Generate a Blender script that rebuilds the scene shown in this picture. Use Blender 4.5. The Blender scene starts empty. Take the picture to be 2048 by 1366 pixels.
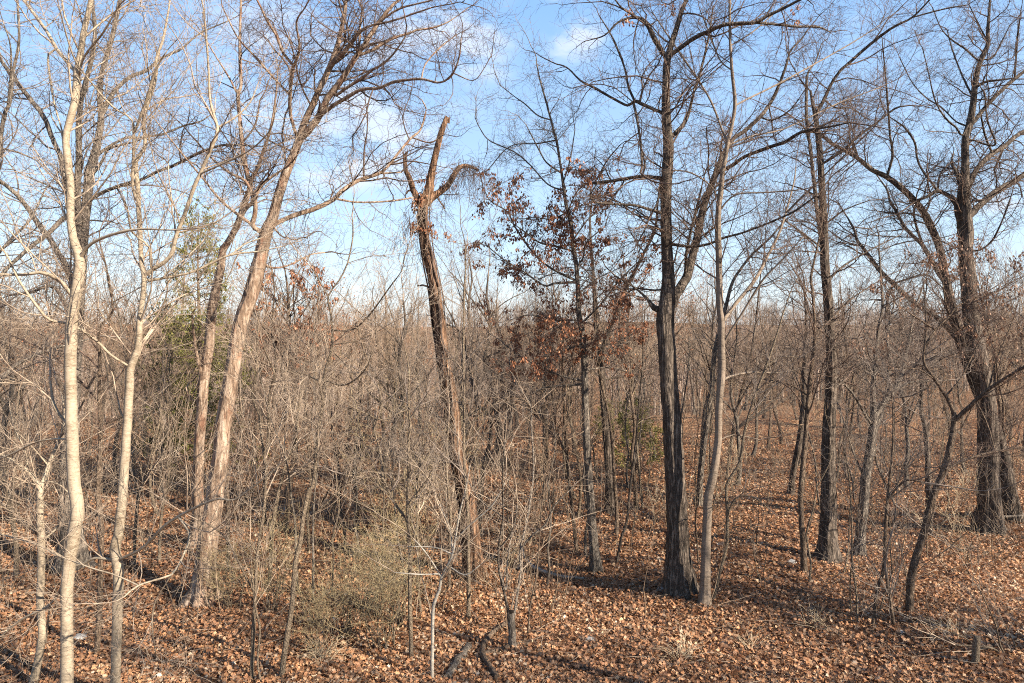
import bpy, math
import numpy as np
from mathutils import Vector

# ------------------------------------------------------------------ camera, sky, sun, exposure
S = bpy.context.scene
COL = S.collection
H0 = 6.0            # eye height above the forest floor
F = 1365.33         # focal length in pixels of the 2048 wide photograph
HY = 650.0          # row of the horizon
cam_d = bpy.data.cameras.new('camera'); cam = bpy.data.objects.new('camera', cam_d); COL.objects.link(cam)
cam.location = (0, 0, H0); cam.rotation_euler = (math.radians(90), 0, 0)
cam_d.sensor_width = 36; cam_d.lens = 24; cam_d.shift_y = (HY-683)/2048.0
cam_d.clip_start = 0.1; cam_d.clip_end = 3000
S.camera = cam
S.view_settings.view_transform = 'Standard'; S.view_settings.look = 'None'
S.view_settings.gamma = 1; S.view_settings.exposure = 1.75
S.cycles.use_denoising = False; S.cycles.pixel_filter_type = 'BLACKMAN_HARRIS'; S.cycles.filter_width = 1.05
S.cycles.max_bounces = 4; S.cycles.diffuse_bounces = 2; S.cycles.sample_clamp_indirect = 3
SUN_AZ, SUN_EL = math.radians(122), math.radians(31)
w = bpy.data.worlds.new('World'); S.world = w; w.use_nodes = True
nt = w.node_tree; nt.nodes.clear()
def N(nt, t, **k):
    n = nt.nodes.new(t)
    for a, b in k.items(): setattr(n, a, b)
    return n
sky = N(nt, 'ShaderNodeTexSky', sky_type='NISHITA'); sky.sun_disc = False
sky.sun_elevation = SUN_EL; sky.sun_rotation = SUN_AZ; sky.air_density = 1.0; sky.dust_density = 0.25; sky.ozone_density = 2.2
bg = N(nt, 'ShaderNodeBackground'); bg.inputs[1].default_value = 0.09
wo = N(nt, 'ShaderNodeOutputWorld')
# thin white clouds, laid out by direction in the sky
tc = N(nt, 'ShaderNodeTexCoord')
mp = N(nt, 'ShaderNodeMapping'); mp.inputs['Scale'].default_value = (1.0, 1.0, 2.2)
nz = N(nt, 'ShaderNodeTexNoise'); nz.inputs['Scale'].default_value = 9; nz.inputs['Detail'].default_value = 7; nz.inputs['Roughness'].default_value = 0.55
nz.inputs['Distortion'].default_value = 0.5
nt.links.new(tc.outputs['Generated'], mp.inputs[0]); nt.links.new(mp.outputs[0], nz.inputs[0])
acc = None
def math_node(op, a, b=None):
    m = N(nt, 'ShaderNodeMath', operation=op)
    for i, v in enumerate((a, b)):
        if v is None: continue
        if isinstance(v, (int, float)): m.inputs[i].default_value = v
        else: nt.links.new(v, m.inputs[i])
    return m.outputs[0]
for (cx, cy, rad, amt) in ((870, 100, .13, .9), (760, 270, .16, .85), (1145, 60, .06, .9), (1112, 8, .035, .8), (985, 50, .07, .5), (560, 120, .16, .6), (1035, 60, .03, .4), (1700, 20, .1, .3), (2030, 390, .06, .8), (640, 330, .12, .5)):
    d = Vector(((cx-1024)/F, 1, -(cy-HY)/F)).normalized()
    vd = N(nt, 'ShaderNodeVectorMath', operation='DISTANCE'); vd.inputs[1].default_value = d
    nm = N(nt, 'ShaderNodeVectorMath', operation='NORMALIZE'); nt.links.new(tc.outputs['Generated'], nm.inputs[0]); nt.links.new(nm.outputs[0], vd.inputs[0])
    v = math_node('DIVIDE', vd.outputs['Value'], rad)
    v = math_node('SUBTRACT', 1.0, v); v = math_node('MAXIMUM', v, 0.0); v = math_node('MULTIPLY', v, amt)
    acc = v if acc is None else math_node('MAXIMUM', acc, v)
cl = math_node('MULTIPLY', math_node('ADD', math_node('MULTIPLY', nz.outputs[0], 3.2), -1.25), acc)
cr = N(nt, 'ShaderNodeMapRange'); cr.inputs[1].default_value = 0.03; cr.inputs[2].default_value = 0.42; cr.inputs[4].default_value = 0.6
cr.interpolation_type = 'SMOOTHSTEP'
nt.links.new(cl, cr.inputs[0])
mx = N(nt, 'ShaderNodeMix', data_type='RGBA'); mx.inputs['B'].default_value = (3.6, 3.75, 4.1, 1)
nt.links.new(cr.outputs[0], mx.inputs['Factor']); 
# clear winter air: the sky pales evenly towards the horizon
nv = N(nt, 'ShaderNodeVectorMath', operation='NORMALIZE'); nt.links.new(tc.outputs['Generated'], nv.inputs[0])
sx = N(nt, 'ShaderNodeSeparateXYZ'); nt.links.new(nv.outputs[0], sx.inputs[0])
sr = N(nt, 'ShaderNodeValToRGB'); nt.links.new(sx.outputs[2], sr.inputs[0])
e_ = sr.color_ramp.elements; e_.new(.5); e_.new(.5)
for q_, (p_, c_) in zip(e_, ((0.0, (2.85, 3.2, 3.65)), (0.12, (2.2, 2.95, 3.75)), (0.42, (1.15, 2.1, 3.65)), (1.0, (.7, 1.4, 3.0)))): q_.position = p_; q_.color = (*c_, 1)
sm_ = N(nt, 'ShaderNodeMix', data_type='RGBA'); sm_.inputs['Factor'].default_value = .8
nt.links.new(sky.outputs[0], sm_.inputs['A']); nt.links.new(sr.outputs[0], sm_.inputs['B']); nt.links.new(sm_.outputs['Result'], mx.inputs['A'])
nt.links.new(mx.outputs['Result'], bg.inputs[0]); nt.links.new(bg.outputs[0], wo.inputs[0])
sl = bpy.data.lights.new('sun', 'SUN'); sl.energy = 5.0; sl.angle = math.radians(0.5); sl.color = (1.0, 0.88, 0.73)
so = bpy.data.objects.new('sun', sl); COL.objects.link(so)
sdir = Vector((math.sin(SUN_AZ)*math.cos(SUN_EL), math.cos(SUN_AZ)*math.cos(SUN_EL), math.sin(SUN_EL)))
so.rotation_euler = sdir.to_track_quat('Z', 'Y').to_euler()

# ------------------------------------------------------------------ helpers
rng = np.random.default_rng(11)
def sm(a, b, x):
    t = np.clip((np.asarray(x, float)-a)/(b-a), 0, 1); return t*t*(3-2*t)
def ground_z(x, y):
    x = np.asarray(x, float); y = np.asarray(y, float)
    z = 0.10*np.sin(.45*x+.3*y) + .08*np.sin(.9*x-.62*y+1.3) + .12*np.sin(.17*x+1.1)*np.sin(.23*y)
    z = z*sm(4, 12, y)
    depth = 11.0 - 7.5*sm(-5, 45, x*60/np.maximum(y, 30))
    z = z - depth*sm(34, 120, y) + (depth+3.4)*sm(150, 330, y) + 2.6*np.sin(x*.013+.6)*sm(150, 340, y) + 1.6*np.sin(x*.031)*sm(120, 300, y)
    return z
def PX(x, y, Y): return np.array([(x-1024)/F*Y, Y, H0-(y-HY)/F*Y])
def depth_of(x, y):
    Y = 15.0
    lo, hi = 3.0, 60.0
    for _ in range(60):
        Y = (lo+hi)/2; p = PX(x, y, Y)
        if p[2] > ground_z(p[0], p[1]): lo = Y
        else: hi = Y
    return Y
def mesh_from(name, V, Fc, mat, smooth=True, attr=None):
    """V (n,3), Fc list of (m,k) int arrays"""
    me = bpy.data.meshes.new(name)
    V = np.asarray(V, np.float32)
    me.vertices.add(len(V)); me.vertices.foreach_set('co', V.ravel())
    tot = sum(f.size for f in Fc); npoly = sum(len(f) for f in Fc)
    me.loops.add(tot); me.polygons.add(npoly)
    me.loops.foreach_set('vertex_index', np.concatenate([f.ravel() for f in Fc]).astype(np.int32))
    st = []; off = 0
    for f in Fc:
        st.append(off+np.arange(len(f))*f.shape[1]); off += f.size
    me.polygons.foreach_set('loop_start', np.concatenate(st).astype(np.int32))
    if smooth: me.polygons.foreach_set('use_smooth', np.ones(npoly, bool))
    if attr is not None:
        a = me.attributes.new('tint', 'FLOAT', 'POINT'); a.data.foreach_set('value', np.asarray(attr, np.float32))
    me.update(calc_edges=True)
    if mat: me.materials.append(mat)
    return me
def obj(name, me, parent=None, loc=None):
    o = bpy.data.objects.new(name, me); COL.objects.link(o)
    if parent is not None: o.parent = parent
    if loc is not None: o.location = loc
    return o
def tag(o, label=None, cat=None, group=None, kind=None):
    if label: o['label'] = label
    if cat: o['category'] = cat
    if group: o['group'] = group
    if kind: o['kind'] = kind
    return o
def empty(name, loc, label, cat, group=None):
    o = bpy.data.objects.new(name, None); COL.objects.link(o); o.location = loc; o.empty_display_size = .2
    return tag(o, label, cat, group)
def unit(v): return v/np.maximum(np.linalg.norm(v, axis=-1, keepdims=True), 1e-9)
class Geo:
    def __init__(s): s.V = []; s.F = {}; s.n = 0
    def add(s, V, Fs):
        for f in Fs:
            s.F.setdefault(f.shape[1], []).append(f+s.n)
        s.V.append(V); s.n += len(V)
    def mesh(s, name, mat, off=(0, 0, 0), smooth=True):
        if not s.V: return None
        return mesh_from(name, np.concatenate(s.V)-np.asarray(off), [np.concatenate(v) for v in s.F.values()], mat, smooth)
def tubes(P, R, n, rough=None):
    """P (N,K,3), R (N,K) -> vertices and quads of N tapered tubes of n sides"""
    Nn, K = R.shape
    T = np.empty_like(P); T[:, 1:-1] = P[:, 2:]-P[:, :-2]; T[:, 0] = P[:, 1]-P[:, 0]; T[:, -1] = P[:, -1]-P[:, -2]
    T = unit(T)
    avg = unit(P[:, -1]-P[:, 0]+1e-6)
    ref = np.where(np.abs(avg[:, 2:3]) > .7, np.array([[1., 0.13, 0]]), np.array([[0.1, 0.05, 1.]]))
    A = unit(np.cross(T, ref[:, None, :])); B = np.cross(T, A)
    th = np.arange(n)*2*math.pi/n
    RR = R[..., None]*np.ones(n) if rough is None else R[..., None]*rough
    V = P[:, :, None, :] + RR[..., None]*(np.cos(th)[None, None, :, None]*A[:, :, None, :] + np.sin(th)[None, None, :, None]*B[:, :, None, :])
    idx = np.arange(Nn*K*n).reshape(Nn, K, n)
    a = idx[:, :-1]; b = np.roll(a, -1, 2); d = idx[:, 1:]; c = np.roll(d, -1, 2)
    return V.reshape(-1, 3), [np.stack([a, b, c, d], -1).reshape(-1, 4)]
def resample(P, R, step):
    P = np.asarray(P, float); R = np.asarray(R, float)
    if len(P) > 2:
        Q = np.vstack([2*P[0]-P[1], P, 2*P[-1]-P[-2]]); out = []; rr = []
        for i in range(len(P)-1):
            p0, p1, p2, p3 = Q[i:i+4]; m = max(1, int(round(np.linalg.norm(p2-p1)/step)))
            for k in range(m):
                t = k/m
                out.append(.5*((2*p1)+(-p0+p2)*t+(2*p0-5*p1+4*p2-p3)*t*t+(-p0+3*p1-3*p2+p3)*t**3)); rr.append(R[i]*(1-t)+R[i+1]*t)
        out.append(P[-1]); rr.append(R[-1])
        return np.array(out), np.array(rr)
    m = max(2, int(np.linalg.norm(P[1]-P[0])/step)); t = np.linspace(0, 1, m+1)
    return P[0]*(1-t[:, None])+P[1]*t[:, None], R[0]*(1-t)+R[1]*t
def limb_tube(P, R, n, step, amp=.08, wob=.0, cap=True, flare=0, rg=rng):
    P, R = resample(P, R, step)
    K = len(P)
    if wob: P[1:-1] += rg.normal(0, 1, (K-2, 3))*wob*R[1:-1, None]
    if flare:
        h = np.linalg.norm(P-P[0], axis=1); R = R*(1+flare*np.exp(-h/(R[0]*1.6)))
    ro = 1+rg.normal(0, 1, (1, K, n))*amp
    # long ridges along the stem
    ro = (ro+np.roll(ro, 1, 1)+np.roll(ro, 2, 1)+np.roll(ro, 3, 1)+np.roll(ro, 4, 1))/5*(1+rg.normal(0, 1, (1, 1, n))*amp*.5)
    if n > 14:   # furrowed bark: ridges that run up the trunk and drift round it
        th_ = np.arange(n)*2*math.pi/n; kk = np.arange(K)[:, None]
        ph_ = np.cumsum(rg.normal(0, .22, (K, n)), 0)*.6; ro = ro*(1+.045*np.sin(th_[None]*n/3+ph_)[None])
    if flare:
        ro = 1+(ro-1)*(1+2.5*np.exp(-h/(R[0]*1.5)))[None, :, None]
        th_ = np.arange(n)*2*math.pi/n; m_ = int(rg.integers(4, 7)); f0 = rg.uniform(0, 6)
        ro = ro+(np.exp(-h/(R[0]*1.1))[:, None]*flare*1.1*np.clip(np.cos(m_*th_+f0)+.3*np.cos(2*th_+f0), 0, 1)[None])[None]
    V, Fs = tubes(P[None], R[None], n, ro)
    if cap:
        V = np.vstack([V, P[-1:]+unit(P[-1:]-P[-2:-1])*R[-1]*.3]); last = (K-1)*n+np.arange(n)
        Fs.append(np.stack([last, np.roll(last, -1), np.full(n, K*n)], -1))
    return V, Fs, P, R
def to_k(P, R, K):
    d = np.r_[0, np.cumsum(np.linalg.norm(np.diff(P, axis=0), axis=1))]; t = np.linspace(0, d[-1], K)
    return np.stack([np.interp(t, d, P[:, i]) for i in range(3)], -1), np.interp(t, d, R)
def grow(P, R, spacing, t0=.1, ang=(30, 60), rmul=(.35, .65), rmin=.003, rmax=.03, K=5, curv=.18, up=.06, lenm=1.0, tip=True, rg=rng, prune=False):
    Nn, KK, _ = P.shape
    L = np.linalg.norm(np.diff(P, axis=1), axis=2).sum(1)
    cnt = np.floor(L*(1-t0)/spacing+rg.random(Nn)).astype(int)
    idx = np.repeat(np.arange(Nn), cnt); t = t0+(1-t0)*rg.random(len(idx))
    nt_ = len(idx)
    if tip: idx = np.r_[idx, np.arange(Nn)]; t = np.r_[t, np.full(Nn, .999)]
    u = t*(KK-1); i0 = np.minimum(u.astype(int), KK-2); f = (u-i0)[:, None]
    pos = P[idx, i0]*(1-f)+P[idx, i0+1]*f; r = R[idx, i0]*(1-f[:, 0])+R[idx, i0+1]*f[:, 0]
    if prune:
        px = pos[:, 0]/np.maximum(pos[:, 1], .5)*F+1024; py = HY-(pos[:, 2]-H0)/np.maximum(pos[:, 1], .5)*F
        out = (px < -260) | (px > 2308) | (py < -220)
        keep = ~out | (rg.random(len(out)) < .25)
        idx, t, i0, pos, r = idx[keep], t[keep], i0[keep], pos[keep], r[keep]
    T = unit(P[idx, i0+1]-P[idx, i0]); n = len(idx)
    if n == 0: return np.zeros((0, K, 3)), np.zeros((0, K))
    istip = t > .998
    q = unit(np.cross(T, rg.normal(0, 1, (n, 3))))
    a = np.radians(rg.uniform(ang[0], ang[1], n)); a = np.where(istip, .25*a, a)[:, None]
    r0 = np.clip(r*rg.uniform(rmul[0], rmul[1], n), rmin, rmax); r0 = np.where(istip, np.minimum(np.maximum(r, rmin), rmax*1.2), r0)
    D = unit(np.cos(a)*T+np.sin(a)*q+np.array([0, 0, up*3]))
    Lc = 34*r0**.7*rg.uniform(.55, 1.35, n)*(1-.3*t)*lenm
    pts = [pos]
    for k in range(K-1):
        D = unit(D+rg.normal(0, 1, (n, 3))*curv+np.array([0, 0, up])); pts.append(pts[-1]+D*(Lc/(K-1))[:, None])
    tt = np.linspace(0, 1, K)[None]
    return np.stack(pts, 1), np.maximum(r0[:, None]*(1-.72*tt), rmin*.62)

# ------------------------------------------------------------------ materials
def new_mat(name, rough=.85, spec=.15):
    m = bpy.data.materials.new(name); m.use_nodes = True
    b = m.node_tree.nodes['Principled BSDF']; b.inputs['Roughness'].default_value = rough; b.inputs['Specular IOR Level'].default_value = spec
    return m, m.node_tree, b
def ramp(nt, fac, stops):
    r = nt.nodes.new('ShaderNodeValToRGB'); e = r.color_ramp.elements
    while len(e) < len(stops): e.new(.5)
    for el, (p, c) in zip(e, stops): el.position = p; el.color = (*c, 1)
    nt.links.new(fac, r.inputs[0]); return r.outputs[0]
def noise(nt, vec, scale, detail=4, rough=.6, sc=None, dist=0):
    if sc is not None:
        m = nt.nodes.new('ShaderNodeMapping'); m.inputs['Scale'].default_value = sc; nt.links.new(vec, m.inputs[0]); vec = m.outputs[0]
    n = nt.nodes.new('ShaderNodeTexNoise'); n.inputs['Scale'].default_value = scale; n.inputs['Detail'].default_value = detail
    n.inputs['Roughness'].default_value = rough; n.inputs['Distortion'].default_value = dist; nt.links.new(vec, n.inputs[0]); return n.outputs[0]
def mixc(nt, fac, a, b, mode='MIX'):
    m = nt.nodes.new('ShaderNodeMix'); m.data_type = 'RGBA'; m.blend_type = mode
    for s, v in (('Factor', fac), ('A', a), ('B', b)):
        if isinstance(v, tuple): m.inputs[s].default_value = (*v, 1)
        elif isinstance(v, (int, float)): m.inputs[s].default_value = v
        else: nt.links.new(v, m.inputs[s])
    return m.outputs['Result']
def bump(nt, b, h, dist, strength=1.0):
    n = nt.nodes.new('ShaderNodeBump'); n.inputs['Distance'].default_value = dist; n.inputs['Strength'].default_value = strength
    nt.links.new(h, n.inputs['Height']); nt.links.new(n.outputs[0], b.inputs['Normal'])
def objc(nt):
    t = nt.nodes.new('ShaderNodeTexCoord'); return t.outputs['Object']
def bark_rough(name, lo, mid, hi, scale=1.0, zs=.16):
    m, t, b = new_mat(name); o = objc(t)
    ridg = noise(t, o, 30*scale, 3, .55, (1, 1, zs), .6)
    fine = noise(t, o, 120, 2, .6, (1, 1, .5))
    c = ramp(t, ridg, [(.42, lo), (.52, mid), (.64, hi)])
    c = mixc(t, .35, c, ramp(t, fine, [(.3, lo), (.7, hi)]))
    lich = ramp(t, noise(t, o, 7, 5, .7), [(.64, (0, 0, 0)), (.70, (1, 1, 1))])
    c = mixc(t, lich, c, mixc(t, .35, c, (.26, .27, .20)))
    t.links.new(c, b.inputs['Base Color']); bump(t, b, ridg, .06, 1.0); return m
def bark_banded(name, base, pale, dark):
    m, t, b = new_mat(name, .75, .12); o = objc(t)
    band = noise(t, o, 5, 7, .8, (2.0, 2.0, 5.5), 1.4)
    band2 = noise(t, o, 14, 3, .6, (1.2, 1.2, 9))
    pat = noise(t, o, 2.6, 4, .65)
    c = ramp(t, band, [(.30, dark), (.44, base), (.62, pale)])
    c = mixc(t, ramp(t, pat, [(.4, (0, 0, 0)), (.62, (1, 1, 1))]), c, mixc(t, .65, c, pale))
    c = mixc(t, ramp(t, band2, [(.63, (0, 0, 0)), (.70, (.8, .8, .8))]), c, dark)
    t.links.new(c, b.inputs['Base Color']); bump(t, b, band, .006, .7); return m
def bark_shaggy(name):
    m, t, b = new_mat(name); o = objc(t)
    pl = noise(t, o, 11, 4, .6, (1, 1, .22), 1.0); f = noise(t, o, 45, 3, .6, (1, 1, .2))
    c = ramp(t, pl, [(.36, (.035, .018, .011)), (.46, (.15, .095, .06)), (.56, (.30, .225, .165)), (.72, (.42, .35, .28))])
    c = mixc(t, .35, c, ramp(t, f, [(.3, (.08, .05, .035)), (.7, (.36, .27, .20))]))
    red = ramp(t, noise(t, o, 5, 3, .6, (1, 1, .35)), [(.55, (0, 0, 0)), (.62, (1, 1, 1))])
    c = mixc(t, red, c, mixc(t, .45, c, (.20, .085, .05)))
    t.links.new(c, b.inputs['Base Color']); bump(t, b, pl, .03, .9); return m
def twig_mat(name, a, c2, rough=.7):
    m, t, b = new_mat(name, rough, .2); o = objc(t)
    t.links.new(ramp(t, noise(t, o, 2.6, 4, .7), [(.38, a), (.62, c2)]), b.inputs['Base Color']); return m
def leaf_mat(name, stops):
    m, t, b = new_mat(name, .6, .25)
    at = t.nodes.new('ShaderNodeAttribute'); at.attribute_name = 'tint'
    c = ramp(t, at.outputs['Fac'], stops)
    c = mixc(t, .25, c, ramp(t, noise(t, objc(t), 60, 2), [(.3, stops[0][1]), (.7, stops[-1][1])]))
    t.links.new(c, b.inputs['Base Color'])
    tr = t.nodes.new('ShaderNodeBsdfTranslucent'); t.links.new(c, tr.inputs[0])
    ms = t.nodes.new('ShaderNodeMixShader'); ms.inputs[0].default_value = .25
    t.links.new(b.outputs[0], ms.inputs[1]); t.links.new(tr.outputs[0], ms.inputs[2])
    t.links.new(ms.outputs[0], t.nodes['Material Output'].inputs['Surface']); return m
M = {
 'oak': bark_rough('oak_bark', (.012, .009, .007), (.055, .042, .033), (.20, .16, .125), .8),
 'grey': bark_rough('grey_bark', (.025, .02, .017), (.10, .082, .066), (.27, .23, .185), 1.0, .25),
 'brown': bark_rough('brown_bark', (.03, .02, .014), (.115, .08, .055), (.24, .18, .13), 1.3, .3),
 'banded': bark_banded('pale_banded_bark', (.16, .122, .082), (.34, .285, .21), (.055, .04, .027)),
 'cherry': bark_banded('brown_banded_bark', (.105, .08, .058), (.22, .175, .135), (.035, .027, .02)),
 'white': bark_banded('white_bark', (.15, .13, .10), (.34, .31, .265), (.06, .047, .035)),
 'shaggy': bark_shaggy('shaggy_bark'),
 'thin': bark_rough('sapling_bark', (.07, .05, .035), (.17, .13, .09), (.30, .24, .17), 1.8, .5),
 'dead': bark_rough('bare_dead_wood', (.012, .006, .004), (.10, .05, .028), (.32, .195, .12), .8, .1),
 'tw_brown': twig_mat('brown_twigs', (.04, .028, .023), (.15, .10, .072)),
 'tw_pale': twig_mat('pale_twigs', (.15, .11, .08), (.34, .27, .20)),
 'tw_grey': twig_mat('grey_twigs', (.06, .05, .043), (.20, .16, .13)),
 'tw_far': twig_mat('distant_twigs', (.09, .06, .04), (.30, .22, .15)),
 'tw_hazed': twig_mat('hazed_twigs', (.15, .11, .088), (.34, .27, .22)),  # paler than the nearer twigs: distance haze put into the colour
 'tw_olive': twig_mat('olive_twigs', (.24, .18, .095), (.42, .34, .20)),
 'tw_straw': twig_mat('straw_twigs', (.36, .28, .18), (.48, .39, .27)),
 'leaf_red': leaf_mat('red_brown_leaves', [(.0, (.09, .032, .018)), (.4, (.23, .085, .042)), (.75, (.37, .16, .078)), (1, (.50, .29, .17))]),
 'leaf_dark': leaf_mat('dull_brown_leaves', [(.0, (.08, .045, .03)), (.5, (.20, .11, .07)), (1, (.38, .24, .16))]),
 'litter': leaf_mat('leaf_litter', [(.0, (.03, .013, .007)), (.22, (.12, .05, .02)), (.45, (.32, .12, .04)), (.66, (.45, .205, .078)), (.85, (.47, .31, .18)), (1, (.68, .56, .42))]),
 'cedar': leaf_mat('cedar_leaves', [(.0, (.04, .05, .018)), (.5, (.13, .135, .035)), (1, (.30, .26, .07))]),
 'olive_leaf': leaf_mat('olive_leaves', [(.0, (.10, .09, .03)), (.5, (.24, .21, .08)), (1, (.40, .34, .16))]),
}
mm, t_, b_ = new_mat('hollow_shade', .9, .05); b_.inputs['Base Color'].default_value = (.02, .015, .012, 1); M['hollow'] = mm
mm, t_, b_ = new_mat('stone'); t_.links.new(ramp(t_, noise(t_, objc(t_), 14, 5), [(.3, (.18, .17, .15)), (.7, (.42, .40, .37))]), b_.inputs['Base Color']); M['stone'] = mm
# forest floor under and beyond the loose leaves
mg, t, b = new_mat('forest_floor', .95, .05); o = objc(t)
vor = t.nodes.new('ShaderNodeTexVoronoi'); vor.inputs['Scale'].default_value = 9; vor.inputs['Randomness'].default_value = 1
t.links.new(o, vor.inputs['Vector'])
sep = t.nodes.new('ShaderNodeSeparateColor'); t.links.new(vor.outputs['Color'], sep.inputs[0])
c = ramp(t, sep.outputs[0], [(0, (.03, .014, .008)), (.35, (.11, .047, .023)), (.7, (.235, .112, .05)), (1, (.44, .30, .17))])
c = mixc(t, ramp(t, noise(t, o, .5, 5, .65), [(.38, (0, 0, 0)), (.65, (1, 1, 1))]), c, mixc(t, .5, c, (.17, .085, .05)))
moss = ramp(t, noise(t, o, .9, 4, .6), [(.70, (0, 0, 0)), (.74, (1, 1, 1))])
c = mixc(t, moss, c, mixc(t, .5, c, (.12, .15, .03)))
t.links.new(c, b.inputs['Base Color']); bump(t, b, vor.outputs['Distance'], .05, .9); M['ground'] = mg

# ------------------------------------------------------------------ ground
xs = np.r_[np.linspace(-900, -120, 27), np.linspace(-115, -32, 40), np.arange(-31, 31.1, .5), np.linspace(32, 115, 40), np.linspace(120, 900, 27)]
ys = np.r_[np.linspace(-60, 3, 12), np.arange(4, 50, .5), np.linspace(50, 400, 130), np.linspace(420, 1500, 20)]
gx, gy = np.meshgrid(xs, ys, indexing='xy'); gz = ground_z(gx, gy)
idx = np.arange(gx.size).reshape(gx.shape)
q = np.stack([idx[:-1, :-1], idx[:-1, 1:], idx[1:, 1:], idx[1:, :-1]], -1).reshape(-1, 4)
tag(obj('ground', mesh_from('ground', np.stack([gx, gy, gz], -1).reshape(-1, 3), [q], M['ground'])), kind='structure')

# ------------------------------------------------------------------ leaves
LEAF = np.array([[0, 0, 0], [.28, .20, .10], [.70, .25, .14], [1.0, 0, .10], [.70, -.25, .14], [.28, -.20, .10], [.5, 0, -.05]])
LOBE = np.array([[0, 0, 0], [.28, .13, .02], [.34, .42, .12], [.5, .17, .03], [.68, .40, .12], [.80, .14, .02], [1, 0, 0], [.80, -.14, .02], [.68, -.40, .12], [.5, -.17, .03], [.34, -.42, .12], [.28, -.13, .02]])
def leaves_mesh(name, pos, dirn, nrm, size, mat, tint, shape='lobe', fold=1.0, off=(0, 0, 0)):
    n = len(pos); X = unit(dirn); Z = unit(nrm-(nrm*X).sum(-1, keepdims=True)*X); Y = np.cross(Z, X)
    if shape == 'lobe': T = LOBE.copy(); polys = np.array([[0, 1, 2, 3], [3, 4, 5, 6], [6, 7, 8, 9], [9, 10, 11, 0], [0, 3, 6, 9]])
    else: T = LEAF.copy(); polys = np.array([[0, 6, 2, 1], [6, 3, 2, 2], [0, 5, 4, 6]])
    if shape != 'lobe': polys = np.array([[0, 6, 2, 1], [0, 5, 4, 6], ]); polys3 = np.array([[6, 3, 2], [6, 4, 3]])
    fz = (fold*np.ones(n))[:, None]
    sz = size[:, None, None]
    V = pos[:, None]+sz*(T[None, :, 0, None]*X[:, None]+T[None, :, 1, None]*Y[:, None]+(T[None, :, 2]*fz)[..., None]*Z[:, None])
    m = len(T); base = (np.arange(n)*m)[:, None, None]
    Fs = [(base+polys[None]).reshape(-1, 4)]
    if shape != 'lobe': Fs.append((base+polys3[None]).reshape(-1, 3))
    return mesh_from(name, V.reshape(-1, 3)-np.asarray(off), Fs, mat, False, np.repeat(tint, m))
def rand_dir(n, zs=1.0, rg=rng):
    v = rg.normal(0, 1, (n, 3)); v[:, 2] *= zs; return unit(v)
n = 340000
u = rng.random(n); yy = 8.5*(36/8.5)**(u**.93)
xx = (rng.random(n)*2-1)*(yy*.80+1.0)
pos = np.stack([xx, yy, ground_z(xx, yy)+rng.uniform(.0, .06, n)+.02], -1)
nr = unit(rand_dir(n, .5)*1.15+np.array([0, 0, 1.0])); dr = rand_dir(n, .25)
patch = .5+.5*np.sin(xx*.8+1.7*np.sin(yy*.5))*np.sin(yy*.9+xx*.3)
patch2 = .5+.5*np.sin(xx*2.3+1.3*np.sin(yy*1.9+1))*np.sin(yy*2.9+xx*.7+2*np.sin(xx))  # patches vary the leaf tone and put shading of hollows into the tint
tint = np.clip(rng.beta(1.4, 1.5, n)*.92+.22*(patch-.5)+.16*(patch2-.5)+.02, 0, 1)
me = leaves_mesh('leaf_litter', pos, dr, nr, rng.uniform(.045, .105, n)*(1+np.maximum(yy-20, 0)*.02), M['litter'], tint, 'lobe', rng.uniform(-.3, 1.8, n))
lo = obj('leaf_litter', me); tag(lo, 'deep orange brown carpet of fallen oak leaves over the forest floor', 'leaf litter', kind='stuff')

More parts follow.
